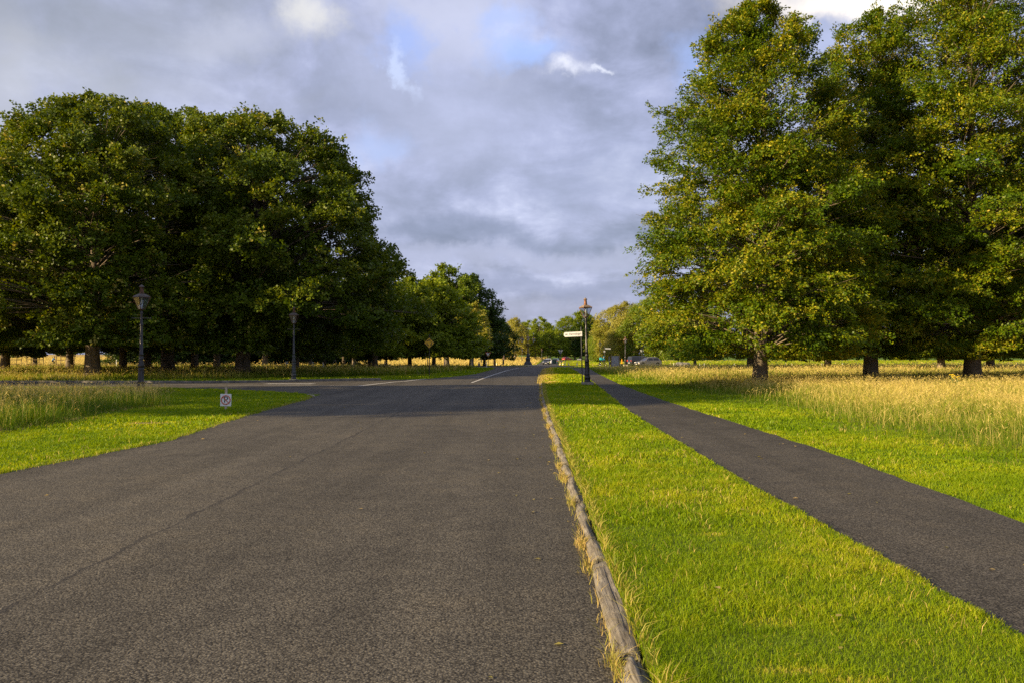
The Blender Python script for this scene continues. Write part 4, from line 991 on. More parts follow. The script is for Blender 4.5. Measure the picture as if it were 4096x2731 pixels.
x, y = at(2350, 42.4)
lampR = gas_lamp(x, y, .045, 'black gas lamp on a stone block between verge and path, beside the white finger sign', .42, False, (.66, .20, M_STONE), (-.024, 0)); lampR.scale = (.93, .93, .93)
x, y = at(565, 35.8); gas_lamp(x, y, 0, 'black gas lamp in the tall grass at the corner, with ladder bar and clear lantern', .95, True, in_shade=True)
x, y = at(1175, 53.2); gas_lamp(x, y, 0, 'grey-footed gas lamp with copper lantern under the broad dark maple', .05, True, (.5, .08, M_STONE), m=M_GREYIRON, in_shade=True)
x, y = at(2400, 158); gas_lamp(x, y, float(gz(158)), 'distant gas lamp with ladder bar behind the cyclist', .1, True, (.7, .2, M_PALESTONE), segs=12)
x, y = at(2501, 138); gas_lamp(x, y, float(gz(138)), 'distant gas lamp on a pale stone block beside the green bin', .4, False, (.75, .32, M_PALESTONE), segs=12)
x, y = at(2088, 232); gas_lamp(x, y, float(gz(232)), 'small distant gas lamp just left of the triple lantern', .3, True, segs=10)
x, y = at(2167, 325); gas_lamp(x, y, float(gz(325)), 'smallest distant gas lamp, above and left of the dark blue car', .3, False, segs=10)
x, y = at(1925, 205); gas_lamp(x, y, float(gz(205)), 'distant gas lamp in shade among the trees left of the road', .3, False, segs=10)

# triple lantern on the roundabout island
x, y = at(2112, 160); zz = float(gz(160))
t = thing('triple_lamp', 'tall ornate lamp with three copper lanterns on a stone-edged island', 'street lamp', (x, y, zz))
b = MB(); b.lathe([(1.15, 0), (1.15, .16), (1.0, .18), (.98, .30)], 8, rot=.39); b.build('island_step', M_STONE, t)
b = MB(); b.lathe([(.86, .30), (.84, .5), (.66, .72), (.58, .86), (.5, .95), (.5, 1.35), (.56, 1.4), (.56, 1.52), (.44, 1.62), (.36, 1.7), (.36, 1.95), (.42, 2.0), (.3, 2.1), (.22, 2.4)], 8, rot=.39); b.build('pedestal', M_GREYIRON, t)
b = MB(); b.lathe([(.22, 2.4), (.2, 2.5), (.14, 2.6), (.14, 2.9), (.17, 2.95), (.11, 3.05), (.09, 4.2), (.13, 4.25), (.13, 4.33), (.07, 4.4), (.06, 4.95)], 14); b.build('post', M_IRON, t, True)
b = MB()
for s in (-1, 1):
    b.tube([(0, 0, 4.28), (s * .5, 0, 4.2), (s * 1.0, 0, 4.3), (s * 1.12, 0, 4.42), (s * 1.12, 0, 4.62)], .035, 6)
    b.tube([(0, 0, 4.0), (s * .3, 0, 4.02), (s * .55, 0, 4.2)], .025, 6)
b.build('lantern_arm', M_IRON, t, True)
for dx in (-1.12, 0, 1.12): lantern(t, 5.0 if dx == 0 else 4.66, .3, 1.08, dx=dx)
kerb('island_kerb', [(x + 3.4 * math.cos(a) * (1.0), y + .6 - 2.2 * math.sin(a)) for a in np.linspace(-.9, PI + .9, 22)], .25, .16, M_PALESTONE)

# ------------------------------------------------------------------ signs
# white finger sign beside the lamp
x, y = at(2350, 42.4); x -= .27; y -= .02
t = thing('finger_sign', 'white finger sign pointing left, reading Farmleigh, on a thin pole beside the lamp', 'sign', (x, y, -.04))
t.rotation_euler = (0, -.024, 0)
b = MB(); b.tube([(0, 0, 0), (0, 0, 3.12)], .03, 10); b.lathe([(.034, 3.12), (.034, 3.15), (.01, 3.18)], 10); b.build('pole', M_GREYIRON, t, True)
b = MB(); b.prism([(-.91, -.05), (-.85, -.125), (.06, -.125), (.06, .125), (-.85, .125), (-.91, .05)], .03, M=Matrix.Translation((-.02, -.05, 2.80)) @ Matrix.Rotation(-.025, 4, 'Y'))
pl = b.build('sign_plate', M_WHITE, t)
text_part('lettering', 'Farmleigh', .165, M_LETTER, pl, Matrix.Translation((-.335, -.067, 2.80)) @ Matrix.Rotation(-.025, 4, 'Y') @ FACE, .25)
b = MB(); b.prism([(-.07, 0), (-.03, .022), (.0, .018), (.02, .03), (.05, .02), (.075, -.01), (.04, -.02), (.0, -.012), (-.03, -.022)], .004, M=Matrix.Translation((-.80, -.067, 2.785)))
b.build('pointing_hand', M_BLACK, pl)

# no parking board
x, y = ground_at(904, 1640)
t = thing('no_parking_sign', 'small square no parking board nailed to a wooden stake on the lawn', 'sign', (x, y, 0)); t.rotation_euler = (0, .012, .05)
b = MB(); b.bbox((-.0, .02, .30), (.065, .03, .76), .006); b.build('stake', M_PALEWOOD, t)
b = MB(); b.bbox((0, 0, .31), (.32, .012, .36), .004); brd = b.build('board', M_SIGNWHITE, t)
Mx = Matrix.Translation((0, -.0085, .315))
b = MB(); b.torus((0, 0, 0), .128, .014, 40, 6, M=Mx); b.build('red_ring', M_RED, brd)
text_part('letter_p', 'P', .26, M_BLACK, brd, Matrix.Translation((.004, -.0075, .315)) @ FACE, 0, .0012)
b = MB(); b.box((0, 0, 0), (.25, .004, .022), M=Mx @ Matrix.Translation((0, -.004, 0)) @ Matrix.Rotation(PI / 4, 4, 'Y')); b.build('red_bar', M_RED, brd)

# roundabout warning diamond
x, y = at(1717, 66); y0 = y
t = thing('warning_sign', 'yellow diamond warning sign with black circling arrows on a dark post', 'sign', (x, y, 0))
b = MB(); b.tube([(0, .03, -.1), (0, .03, 3.38)], .045, 10); b.build('post', M_IRON, t, True)
zc = 1.6 + (HZ - 1371) * 66 / F
b = MB(); b.prism([(-.45, 0), (0, -.45), (.45, 0), (0, .45)], .012, M=Matrix.Translation((0, -.03, zc))); pl = b.build('sign_plate', M_BLACK, t)
b = MB(); b.prism([(-.41, 0), (0, -.41), (.41, 0), (0, .41)], .012, M=Matrix.Translation((0, -.035, zc))); b.build('yellow_face', M_YELLOW, pl)
for k in range(3):
    b = MB(); a0 = PI / 2 + .95 + k * 2 * PI / 3; n = 9; ptsi = []; ptso = []
    for i in range(n):
        a = a0 - i * 1.15 / (n - 1); ptso.append((.235 * math.cos(a), .235 * math.sin(a))); ptsi.append((.165 * math.cos(a), .165 * math.sin(a)))
    vs = [(p[0], 0, p[1]) for p in ptso + ptsi]
    b.add([(v[0], -.044, zc + v[2]) for v in vs], [(i, i + 1, n + i + 1, n + i) for i in range(n - 1)])
    a = a0 - 1.15; e = a - .42
    b.add([(.275 * math.cos(a), -.044, zc + .275 * math.sin(a)), (.125 * math.cos(a), -.044, zc + .125 * math.sin(a)), (.20 * math.cos(e), -.044, zc + .20 * math.sin(e))], [(0, 2, 1)])
    b.build('arrow', M_BLACK, pl)

def tri(h, zc, y):
    return [(-h, zc + h * .58), (h, zc + h * .58), (0, zc - h * 1.16)]
def yield_sign(px, D, label, front, h=.46, zc=2.35, top=3.0):
    x, y = at(px, D)
    t = thing('yield_sign', label, 'sign', (x, y, float(gz(D))), 0, 'yield signs round the roundabout')
    yy = .04 if front else -.04
    b = MB(); b.tube([(0, yy, -.1), (0, yy, top)], .045, 8); b.build('post', M_IRON if front else M_GREYIRON, t, True)
    b = MB(); b.prism(tri(h, zc, 0), .012); pl = b.build('sign_plate', M_RED if front else M_GREYSIGN, t)
    if front:
        b = MB(); b.prism(tri(h * .74, zc, 0), .012, M=Matrix.Translation((0, -.004, 0))); b.build('white_face', M_SIGNWHITE, pl)
        text_part('lettering', 'YIELD', .19, M_BLACK, pl, Matrix.Translation((0, -.0115, zc + .14)) @ FACE, 0, .001)
    else:
        for z_ in (zc + .15, zc - .15):
            b = MB(); b.box((0, -.01, z_), (.3, .02, .03)); b.build('clip', M_GREYIRON, pl)
yield_sign(1953, 112, 'red and white yield sign facing the camera near the running person', True, .42, 1.92, 2.1)
yield_sign(2242, 150, 'grey back of a yield sign on a tall pole left of the lamp', False, .5, 2.75, 3.4)
yield_sign(2568, 128, 'pale lit back of a yield sign in front of the grey car', False, .36, 2.5, 3.0)

# grey fingerpost near the cyclist
x, y = at(2419, 132); z0 = float(gz(132))
t = thing('fingerpost', 'grey fingerpost pointing right with a small square plate, in front of the cyclist', 'sign', (x, y, z0))
b = MB(); b.tube([(0, 0, -.1), (0, 0, 3.25)], .05, 8); b.build('post', M_GREYIRON, t, True)
b = MB(); b.prism([(.06, 2.86), (.95, 2.84), (1.02, 2.95), (.95, 3.06), (.06, 3.1)], .03); b.build('arm', M_GREYSIGN, t)
b = MB(); b.bbox((-.06, -.055, 2.5), (.3, .02, .24), .005); b.build('plate', M_GREYSIGN, t)
# notice board on two stakes (its back)
x, y = ground_at(2462, 1480)
t = thing('notice_board', 'pale grey blank notice board on two wooden stakes beside the path', 'sign', (x, y, float(gz(y))), .12)
for s, tl in ((-1, -.01), (1, .03)):
    b = MB(); b.tube([(s * .52, 0, -.1), (s * .52 - tl * 3, 0, 1.78)], .05, 7); b.build('stake', M_POSTWOOD, t, True)
b = MB(); b.bbox((-.02, .075, 1.02), (.92, .03, 1.16), .008); b.build('board', M_GREYSIGN, t)
b = MB(); b.bbox((-.66, .3, .95), (.10, .03, 1.2), .008); b.build('side_panel', M_GREYSIGN, t)
# dark green board by the roundabout
x, y = at(2217, 110)
t = thing('green_board', 'dark green back of a board on two thin posts at the roundabout', 'sign', (x, y, float(gz(110))), .06)
for s in (-1, 1):
    b = MB(); b.tube([(s * .3, 0, -.1), (s * .3, 0, 1.18)], .025, 7); b.build('post', M_GREYSIGN, t, True)
b = MB(); b.bbox((0, .04, .85), (.62, .03, .56), .006); b.build('board', M_GREENBOARD, t)

# green bin with an orange marker standing behind it
x, y = ground_at(2484, 1475); z0 = float(gz(y))
t = thing('litter_bin', 'low green litter bin in the grass beside the stone lamp block', 'bin', (x, y, z0), .3)
b = MB(); b.lathe([(.2, 0), (.235, .1), (.25, .62), (.26, .64)], 16); b.build('bin_body', M_GREENBIN, t, True)
b = MB(); b.torus((0, 0, 0), .25, .02, 20, 6, M=Matrix.Translation((0, 0, .64)) @ FACE); b.build('bin_rim', M_GREENBOARD, t, True)
x, y = at(2487, 131); z0 = float(gz(y))
t = thing('orange_marker', 'narrow orange marker post standing behind the green bin', 'marker post', (x, y, z0))
b = MB(); b.prism([(-.10, 0), (.10, 0), (.08, 1.15), (0, 1.32), (-.09, 1.1)], .04); b.build('marker_blade', M_ORANGE, t)
b = MB(); b.bbox((0, 0, .06), (.3, .3, .12), .02); b.build('marker_foot', M_BLACK, t)

# white bollard posts
def marker_post(px, py, h, label, m=M_WHITE, w=.055, grp='pale marker posts'):
    x, y = ground_at(px, py)
    t = thing('marker_post', label, 'post', (x, y, float(gz(y))), 0, grp)
    b = MB(); b.lathe([(w, -.1), (w, h * .94), (w * .8, h), (w * .2, h + .01)], 8); b.build('shaft', m, t)
    b = MB(); b.lathe([(w * 1.06, h * .80), (w * 1.06, h * .9)], 8); b.build('band', M_GREYSIGN, t)
marker_post(1947, 1470, .92, 'pale marker post left of the facing yield sign')
marker_post(2260, 1471, 1.0, 'grey-white marker post at the end of the path', M_GREYSIGN)
for px, py, h, lb, m in ((2683, 1464, .62, 'dark wooden post right behind the grey car', M_POSTWOOD), (2695, 1464, .60, 'white post between the grey car and the boulder', M_WHITE), (2798, 1464, .5, 'white post just right of the boulder', M_WHITE),
                         (2817, 1464, .52, 'second white post right of the boulder', M_WHITE), (2937, 1462, .45, 'short white post beside the pale trunk far back', M_WHITE), (3142, 1463, .5, 'white post right of the sunlit beech trunk', M_WHITE),
                         (3167, 1463, .5, 'white post second right of the sunlit beech trunk', M_WHITE), (3286, 1463, .55, 'white post midway between the two nearest beech trunks', M_WHITE), (3369, 1463, .55, 'white post just left of the middle beech trunk', M_WHITE)):
    marker_post(px, py, h, lb, m, .045)
for px, D, h, lb in ((467, 98, 1.15, 'white post between two dark trunks left of the nearer lamp'), (1252, 92, .9, 'white post in the long grass right of the further lamp'), (1293, 92, .9, 'white post beside a small white notice in the grass'),
                     (1414, 96, .95, 'white post in the long grass left of the yellow field'), (1538, 100, 1.0, 'white post at the right of the shaded row'), (1710, 102, 1.9, 'tall pale post left of the warning sign post'), (1777, 104, 1.9, 'tall pale post right of the warning sign post')):
    x, y = at(px, D); t = thing('grass_post', lb, 'post', (x, y, float(gz(y))), 0, 'white posts in the grass under the trees')
    b = MB(); b.lathe([(.05, -.1), (.05, h), (.02, h + .03)], 7); b.build('shaft', M_WHITE, t)
    b = MB(); b.lathe([(.053, h * .8), (.053, h * .86)], 7); b.build('band', M_GREYSIGN, t)
x, y = at(1147, 88); t = thing('small_notice', 'small white notice on a short stake in the long grass', 'sign', (x, y, 0))
b = MB(); b.box((0, 0, .45), (.05, .04, .9)); b.build('stake', M_POSTWOOD, t)
b = MB(); b.bbox((0, -.035, .85), (.34, .02, .26), .004); b.build('board', M_SIGNWHITE, t)

# a wooden trestle in the grass
x, y = at(1340, 97); t = thing('trestle', 'weathered A-shaped wooden trestle in the grass under the trees', 'trestle', (x, y, 0), .3)
for s in (-1, 1):
    b = MB(); b.tube([(s * .45, 0, 0), (s * .05, 0, 1.15)], .04, 6); b.build('leg', M_GREYWOOD, t)
b = MB(); b.tube([(-.28, -.06, .5), (.28, -.06, .5)], .035, 6); b.build('brace', M_GREYWOOD, t)

# timber tree guards
for px, D, lb in ((50, 103, 'outward-leaning timber tree guard at the far left'), (141, 103, 'square timber guard round the slim grove tree'), (262, 92, 'timber tree guard left of a dark grove trunk')):
    x, y = at(px, D); t = thing('tree_guard', lb, 'tree guard', (x, y, 0), .2, 'timber tree guards'); fl = .14 if px == 50 else .03
    for sx_ in (-1, 1):
        for sy_ in (-1, 1):
            b = MB(); b.tube([(sx_ * .7, sy_ * .7, -.1), (sx_ * (.7 + fl), sy_ * (.7 + fl), 1.75)], .045, 6); b.build('stake', M_POSTWOOD, t)
    for z_ in (.6, 1.15, 1.6):
        for sx_ in (-1, 1):
            k = .7 + fl * z_ / 1.75
            b = MB(); b.box((0, sx_ * (k + .045), z_), (2 * k, .02, .07)); b.build('rail', M_POSTWOOD, t)
            b = MB(); b.box((sx_ * (k + .045), 0, z_), (.02, 2 * k, .07)); b.build('rail', M_POSTWOOD, t)

# ------------------------------------------------------------------ cones
cone0 = thing('traffic_cone', 'yellow traffic cone', 'traffic cone', (0, 0, 0), 0, 'yellow cones round the roundabout')
b = MB(); b.lathe([(.17, .04), (.15, .05), (.135, .16)], 14); b.lathe([(.108, .34), (.085, .50)], 14); b.lathe([(.072, .60), (.03, .86), (.026, .88)], 14); b.build('cone_body', M_CONE, cone0, True)
b = MB(); b.lathe([(.136, .16), (.108, .34)], 14, cap=False); b.lathe([(.086, .50), (.071, .60)], 14, cap=False); b.build('white_sleeve', M_CONEWHITE, cone0, True)
b = MB(); b.bbox((0, 0, .025), (.42, .42, .05), .015); b.build('cone_foot', M_BLACK, cone0)
cones = [(1914, 1463, 'yellow cone furthest left, one of a touching pair left of the pale post'), (1919, 1463, 'yellow cone, right one of the touching pair left of the pale post'), (1987, 1461.5, 'yellow cone left of the running person, wide dark foot'),
         (2004, 1459, 'yellow cone directly behind the running person'), (2062, 1460.5, 'yellow cone alone between the running person and the triple lamp'), (2140, 1454.5, 'small yellow cone on the kerb right of the triple lamp'),
         (2241, 1460, 'yellow cone at the foot of the yield sign seen from behind'), (2252, 1460.5, 'yellow cone left of the grey-white marker post'), (2275, 1462, 'yellow cone right of the grey-white marker post'), (2308, 1461.5, 'yellow cone furthest right, left of the near lamp post')]
for i, (px, py, lb) in enumerate(cones):
    x, y = ground_at(px, py); z_ = float(gz(y)) + .02
    if i == 0: cone0.location = (x, y, z_); cone0['label'] = lb
    else: dup(cone0, (x, y, z_), i * .7, lb)
x, y = ground_at(1975, 1460); t = thing('sandbag', 'small orange sack lying between two cones', 'sack', (x, y, float(gz(y)) + .02))
b = MB(); b.lathe([(.12, 0), (.21, .05), (.22, .14), (.15, .24), (.06, .28), (.07, .31)], 10); b.build('sack_body', M_ORANGE, t, True)
b = MB(); b.torus((0, 0, 0), .065, .015, 10, 5, M=Matrix.Translation((0, 0, .28)) @ FACE); b.build('tie', M_WHITE, t)

# boulder
x, y = ground_at(2731, 1468)
g_ = np.random.default_rng(5); b = MB(); vs, fs, n, m_ = [], [], 26, 12
for i in range(m_ + 1):
    ph_ = PI * i / m_
    for j in range(n):
        a = 2 * PI * j / n; sx_, sy_, sz_ = np.sign(math.cos(a)) * abs(math.cos(a)) ** .45, np.sign(math.sin(a)) * abs(math.sin(a)) ** .6, np.sign(math.cos(ph_)) * abs(math.cos(ph_)) ** .5
        q = abs(math.sin(ph_)) ** .5; nn = float(vnoise(np.array([[sx_ * 2, sy_ * 2 + 5, sz_ * 2]]), 9)[0]) + .5 * float(vnoise(np.array([[sx_ * 6, sy_ * 6 + 5, sz_ * 6]]), 10)[0])
        k = .82 + .26 * nn
        vs.append((1.15 * sx_ * q * k, .6 * sy_ * q * k, .30 + .42 * sz_ * k * (1 - .10 * sx_)))
for i in range(m_):
    for j in range(n): fs.append((i * n + j, (i + 1) * n + j, (i + 1) * n + (j + 1) % n, i * n + (j + 1) % n))
b.add(vs, fs); o = b.build('boulder', M_BOULDER, None, True); o.location = (x, y, float(gz(y)))
tag(o, 'long grey boulder lying on the grass right of the grey car', 'boulder')

# park bench far off
x, y = at(2318, 300); t = thing('park_bench', 'distant pale bench by the road below the domed wood', 'bench', (x, y, float(gz(y))), .1)
b = MB(); b.box((0, 0, .45), (1.8, .45, .05)); b.build('seat', M_GREYSIGN, t)
b = MB(); b.box((0, .24, .8), (1.8, .04, .35)); b.build('backrest', M_GREYSIGN, t)
for s in (-1, 1):
    b = MB(); b.box((s * .75, 0, .21), (.08, .42, .42)); b.build('leg', M_GREYIRON, t)

# ------------------------------------------------------------------ vehicles (front towards +x)
def car(name, label, x, y, z, rz, Lc, W, H, m, kind='suv', group=None):
    t = thing(name, label, 'car', (x, y, z), rz, group)
    rw = .34 if kind in ('suv', 'van') else .31
    fx, rx = Lc / 2 - .85, -Lc / 2 + .82
    belt = {'suv': .98, 'van': 1.02, 'sedan': .88, 'hatch': .9}[kind]
    def arch(cx):
        return [(cx + (rw + .06) * math.cos(a), rw + (rw + .06) * math.sin(a)) for a in np.linspace(-.35, PI + .35, 11)]
    lowz = .22
    a1 = [p for p in arch(rx)][::-1]; a2 = [p for p in arch(fx)][::-1]
    out = [(-Lc / 2 + .06, .34)] + [(max(p[0], -Lc / 2 + .1), max(p[1], lowz)) for p in a1] + [(max(p[0], 0), max(p[1], lowz)) for p in a2] + \
          [(Lc / 2 - .08, .26), (Lc / 2, .42), (Lc / 2 - .02, .62), (Lc / 2 - .14, .76), (Lc / 2 - .55, belt - .06), (Lc / 2 - 1.15, belt), (0, belt + .02), (-Lc / 2 + .45, belt + .03), (-Lc / 2 + .06, belt - .06), (-Lc / 2, .62)]
    b = MB(); n = len(out); ce = (0, .62)
    lay = [(-W / 2, .955), (-W / 2 + .07, .992), (-W / 2 + .16, 1.0), (W / 2 - .16, 1.0), (W / 2 - .07, .992), (W / 2, .955)]
    vs = []
    for yy, k in lay:
        for p in out:
            kk = k if p[1] > rw * 2.2 or abs(p[0]) > Lc / 2 - .3 else 1.0
            vs.append((ce[0] + (p[0] - ce[0]) * kk, yy, ce[1] + (p[1] - ce[1]) * kk))
    fs = [tuple(range(n)), tuple(range(6 * n - 1, 5 * n - 1, -1))]
    for q in range(5):
        for i in range(n): fs.append((q * n + i, (q + 1) * n + i, (q + 1) * n + (i + 1) % n, q * n + (i + 1) % n))
    b.add(vs, fs)
    gh = {'suv': [(Lc / 2 - 1.2, belt), (Lc / 2 - 1.95, H - .06), (Lc / 2 - 2.4, H), (-Lc / 2 + .95, H - .03), (-Lc / 2 + .62, H - .12), (-Lc / 2 + .22, belt)],
          'van': [(Lc / 2 - .95, belt), (Lc / 2 - 1.6, H - .1), (Lc / 2 - 2.1, H), (-Lc / 2 + .4, H), (-Lc / 2 + .18, H - .12), (-Lc / 2 + .05, belt)],
          'sedan': [(Lc / 2 - 1.25, belt), (Lc / 2 - 2.0, H - .05), (Lc / 2 - 2.5, H), (-Lc / 2 + 1.5, H - .02), (-Lc / 2 + 1.2, H - .07), (-Lc / 2 + .45, belt)],
          'hatch': [(Lc / 2 - 1.1, belt), (Lc / 2 - 1.8, H - .05), (Lc / 2 - 2.2, H), (-Lc / 2 + .7, H - .03), (-Lc / 2 + .5, H - .1), (-Lc / 2 + .12, belt)]}[kind]
    def yin(z_): return (W / 2 - .03) - .22 * (z_ - belt) / (H - belt)
    n2 = len(gh); vs = [(p[0], -yin(p[1]), p[1]) for p in gh] + [(p[0], yin(p[1]), p[1]) for p in gh]
    b.add(vs, [tuple(range(n2)), tuple(range(2 * n2 - 1, n2 - 1, -1))] + [(i, i + n2, (i + 1) % n2 + n2, (i + 1) % n2) for i in range(n2)])
    body = b.build('body', m, t, True)
    # glazing: side windows, windscreen, rear window
    def sidepoly(x0, x1, s):
        def xa(z_): return np.interp(z_, [belt, H - .06], [gh[0][0], gh[1][0]])
        def xb(z_): return np.interp(z_, [belt, H - .12], [gh[-1][0], gh[-2][0]])
        zb_, zt_ = belt + .05, H - .11; pts = []
        for (fx_, z_) in ((x0, zb_), (x1, zb_), (x1, zt_), (x0, zt_)):
            lo_, hi_ = xb(z_) + .12, xa(z_) - .12; pts.append((min(max(fx_, lo_), hi_), s * (yin(z_) + .004), z_))
        return pts
    cuts = [(-Lc / 2, -.62), (-.54, .42), (.50, Lc / 2)] if kind != 'sedan' else [(-Lc / 2, -.3), (-.22, Lc / 2)]
    for s in (-1, 1):
        for c0, c1 in cuts:
            p = sidepoly(c0, c1, s)
            if p[1][0] - p[0][0] < .1 and p[2][0] - p[3][0] < .1: continue
            b = MB(); q = [(v[0], v[1] - s * .003, v[2]) for v in p]; b.add(p + q, [(0, 1, 2, 3), (7, 6, 5, 4)]); b.build('side_window', M_CARGLASS, t)
    for nm, e0, e1, sg in (('windscreen', gh[0], gh[1], 1), ('rear_window', gh[-1], gh[-2], -1)):
        e0 = Vector((e0[0], e0[1])); e1 = Vector((e1[0], e1[1])); a_, c_ = e0 + (e1 - e0) * .08, e0 + (e1 - e0) * .93
        b = MB(); nrm = Vector((-(e1 - e0).y, (e1 - e0).x)).normalized(); nrm = nrm * (.004 if nrm.x * sg > 0 else -.004)
        b.add([(a_.x + nrm.x, -yin(a_.y) + .08, a_.y + nrm.y), (a_.x + nrm.x, yin(a_.y) - .08, a_.y + nrm.y), (c_.x + nrm.x, yin(c_.y) - .08, c_.y + nrm.y), (c_.x + nrm.x, -yin(c_.y) + .08, c_.y + nrm.y)], [(0, 1, 2, 3)]); b.build(nm, M_CARGLASS, t)
    for cx in (fx, rx):
        for s in (-1, 1):
            Mw = Matrix.Translation((cx, s * (W / 2 - .11), rw)) @ Matrix.Rotation(PI / 2, 4, 'X')
            b = MB(); b.lathe([(rw * .62, -.10), (rw * .94, -.10), (rw, -.07), (rw, .07), (rw * .94, .10), (rw * .62, .10)], 22); b.v = [tuple(Mw @ Vector(p)) for p in b.v]; wheel = b.build('wheel', M_TYRE, t, True)
            b = MB(); b.lathe([(rw * .66, -.02), (rw * .64, .02)], 18)
            for k in range(5):
                a = 2 * PI * k / 5
                for sd in (-1, 1): b.box((rw * .34 * math.cos(a), rw * .34 * math.sin(a), sd * .085), (rw * .6, .06, .03), rz=a)
            for sd in (-1, 1): b.lathe([(.07, sd * .09 - .015), (.07, sd * .09 + .015)], 10)
            b.v = [tuple(Mw @ Vector(p)) for p in b.v]; b.build('rim', M_RIM, wheel)
    for s in (-1, 1):
        b = MB(); b.bbox((Lc / 2 - .10, s * (W / 2 - .27), .70), (.16, .34, .13), .03, rz=-s * .3); b.build('headlight', M_LIGHT, t)
        b = MB(); b.bbox((-Lc / 2 + .06, s * (W / 2 - .2), .84 if kind != 'van' else 1.0), (.12, .3, .16 if kind != 'van' else .3), .03, rz=s * .2); b.build('tail_light', M_TAIL, t)
        b = MB(); b.bbox((Lc / 2 - 1.45, s * (W / 2 + .07), belt + .06), (.12, .17, .12), .03); b.build('mirror', m, t)
    b = MB(); b.box((Lc / 2 + .004, 0, .42), (.02, .5, .11)); b.build('number_plate', M_SIGNWHITE, t)
    b = MB(); b.box((Lc / 2 - .035, 0, .60), (.06, .95, .14)); b.build('grille', M_BLACK, t)
    b = MB(); b.box((-Lc / 2 - .002, 0, .62), (.02, .5, .11)); b.build('number_plate', M_SIGNWHITE, t)
    if kind == 'suv':
        for s in (-1, 1):
            b = MB(); b.tube([(Lc / 2 - 2.35, s * (yin(H) - .03), H + .03), (-Lc / 2 + 1.0, s * (yin(H) - .03), H + .02)], .02, 6); b.build('roof_rail', M_RIM, t)
    return t
P_TAUPE = paint('taupe_car_paint', (0.235, 0.21, 0.175), 0.3, 0.5, 0.05, 3, coat=1.0)
P_BLACK = paint('black_car_paint', (0.025, 0.024, 0.026), 0.25, 0.0, 0.05, 3, coat=1.0)
P_NAVY = paint('slate_car_paint', (0.045, 0.055, 0.075), 0.3, 0.3, 0.05, 3, coat=1.0)
P_WHITE = paint('white_car_paint', (0.72, 0.72, 0.72), 0.3, 0.0, 0.03, 3, coat=1.0)
P_TEAL = paint('green_car_paint', (0.05, 0.11, 0.11), 0.3, 0.2, 0.05, 3, coat=1.0)
P_RED = paint('red_car_paint', (0.42, 0.03, 0.025), 0.3, 0.0, 0.05, 3, coat=1.0)
x, y = at(2592, 140); car('parked_car', 'taupe grey hatchback SUV with its driver window open, in front of a dark van', x, y, float(gz(140)), PI + .30, 4.5, 1.85, 1.60, P_TAUPE, 'suv')
x, y = at(2563, 146); car('parked_car', 'black estate van half hidden behind the taupe grey SUV', x, y, float(gz(146)), .30, 4.75, 1.9, 1.86, P_BLACK, 'van')
x, y = at(2185, 212); car('parked_car', 'slate blue saloon car coming from the roundabout, front to the camera', x, y, float(gz(212)) + .03, -PI / 2 - .10, 4.5, 1.78, 1.45, P_NAVY, 'sedan')
x, y = at(2194, 226); car('parked_car', 'white car partly hidden behind the slate blue saloon', x, y, float(gz(225)) + .03, -PI / 2 - .05, 4.3, 1.8, 1.55, P_WHITE, 'hatch')
x, y = at(2224, 240); car('parked_car', 'dark teal car behind the green board', x, y, float(gz(240)) + .03, PI / 2 - .2, 4.3, 1.8, 1.6, P_TEAL, 'hatch')
x, y = at(2268, 318); car('parked_car', 'small red car driving off on the distant road', x, y, float(gz(318)) + .03, PI / 2 - .9, 4.1, 1.75, 1.45, P_RED, 'hatch')

# ------------------------------------------------------------------ people
def skinned(name, pts, edges, rad, mats, classify, parent, sub=2):
    me = bpy.data.meshes.new(name); me.from_pydata(pts, edges, [])
    o = bpy.data.objects.new(name, me); COL.objects.link(o)
    md = o.modifiers.new('skin', 'SKIN'); md.use_smooth_shade = True
    for i, r_ in enumerate(rad):
        sv = me.skin_vertices[0].data[i]; sv.radius = (r_, r_) if not isinstance(r_, tuple) else r_; sv.use_root = (i == 0)
    o.modifiers.new('sub', 'SUBSURF').levels = sub
    dg = bpy.context.evaluated_depsgraph_get(); dg.update()
    m2 = bpy.data.meshes.new_from_object(o.evaluated_get(dg)); bpy.data.objects.remove(o)
    m2.name = name; m2.materials.clear(); o = link_mesh(name, m2, mats, parent)
    for p in m2.polygons: p.material_index = classify(p.center); p.use_smooth = True
    return o
BODY_E = [(0, 1), (1, 2), (2, 3), (3, 4), (4, 5), (2, 6), (6, 7), (7, 8), (8, 9), (2, 10), (10, 11), (11, 12), (12, 13), (0, 14), (14, 15), (15, 16), (16, 17), (0, 18), (18, 19), (19, 20), (20, 21)]
BODY_R = [.145, .13, .15, .06, .085, .09, .075, .05, .036, .03, .075, .05, .036, .03, .10, .075, .05, .042, .10, .075, .05, .042]
def person(label, x, y, z, rz, pts, mats, classify, hair=True, hat=None, name='person', group=None):
    t = thing(name, label, 'person', (x, y, z), rz, group)
    skinned('figure', pts, BODY_E, BODY_R, mats, classify, t)
    h = Vector(pts[5])
    b = MB(); r_ = .112 if hat is None else .135
    b.lathe([(r_ * .98, .0), (r_, .03), (r_ * .85, .085), (r_ * .5, .12), (.01, .13)], 12, c=(h.x - .012, h.y, h.z - .005)); b.build('hair' if hat is None else 'hat', M_HAIR if hat is None else hat, t, True)
    b = MB(); b.add([(h.x + .085, -.012 + h.y, h.z - .02), (h.x + .085, .012 + h.y, h.z - .02), (h.x + .115, h.y, h.z - .045), (h.x + .085, h.y, h.z + .005)], [(0, 1, 2), (1, 3, 2), (3, 0, 2)]); b.build('nose', M_SKIN, t)
    return t
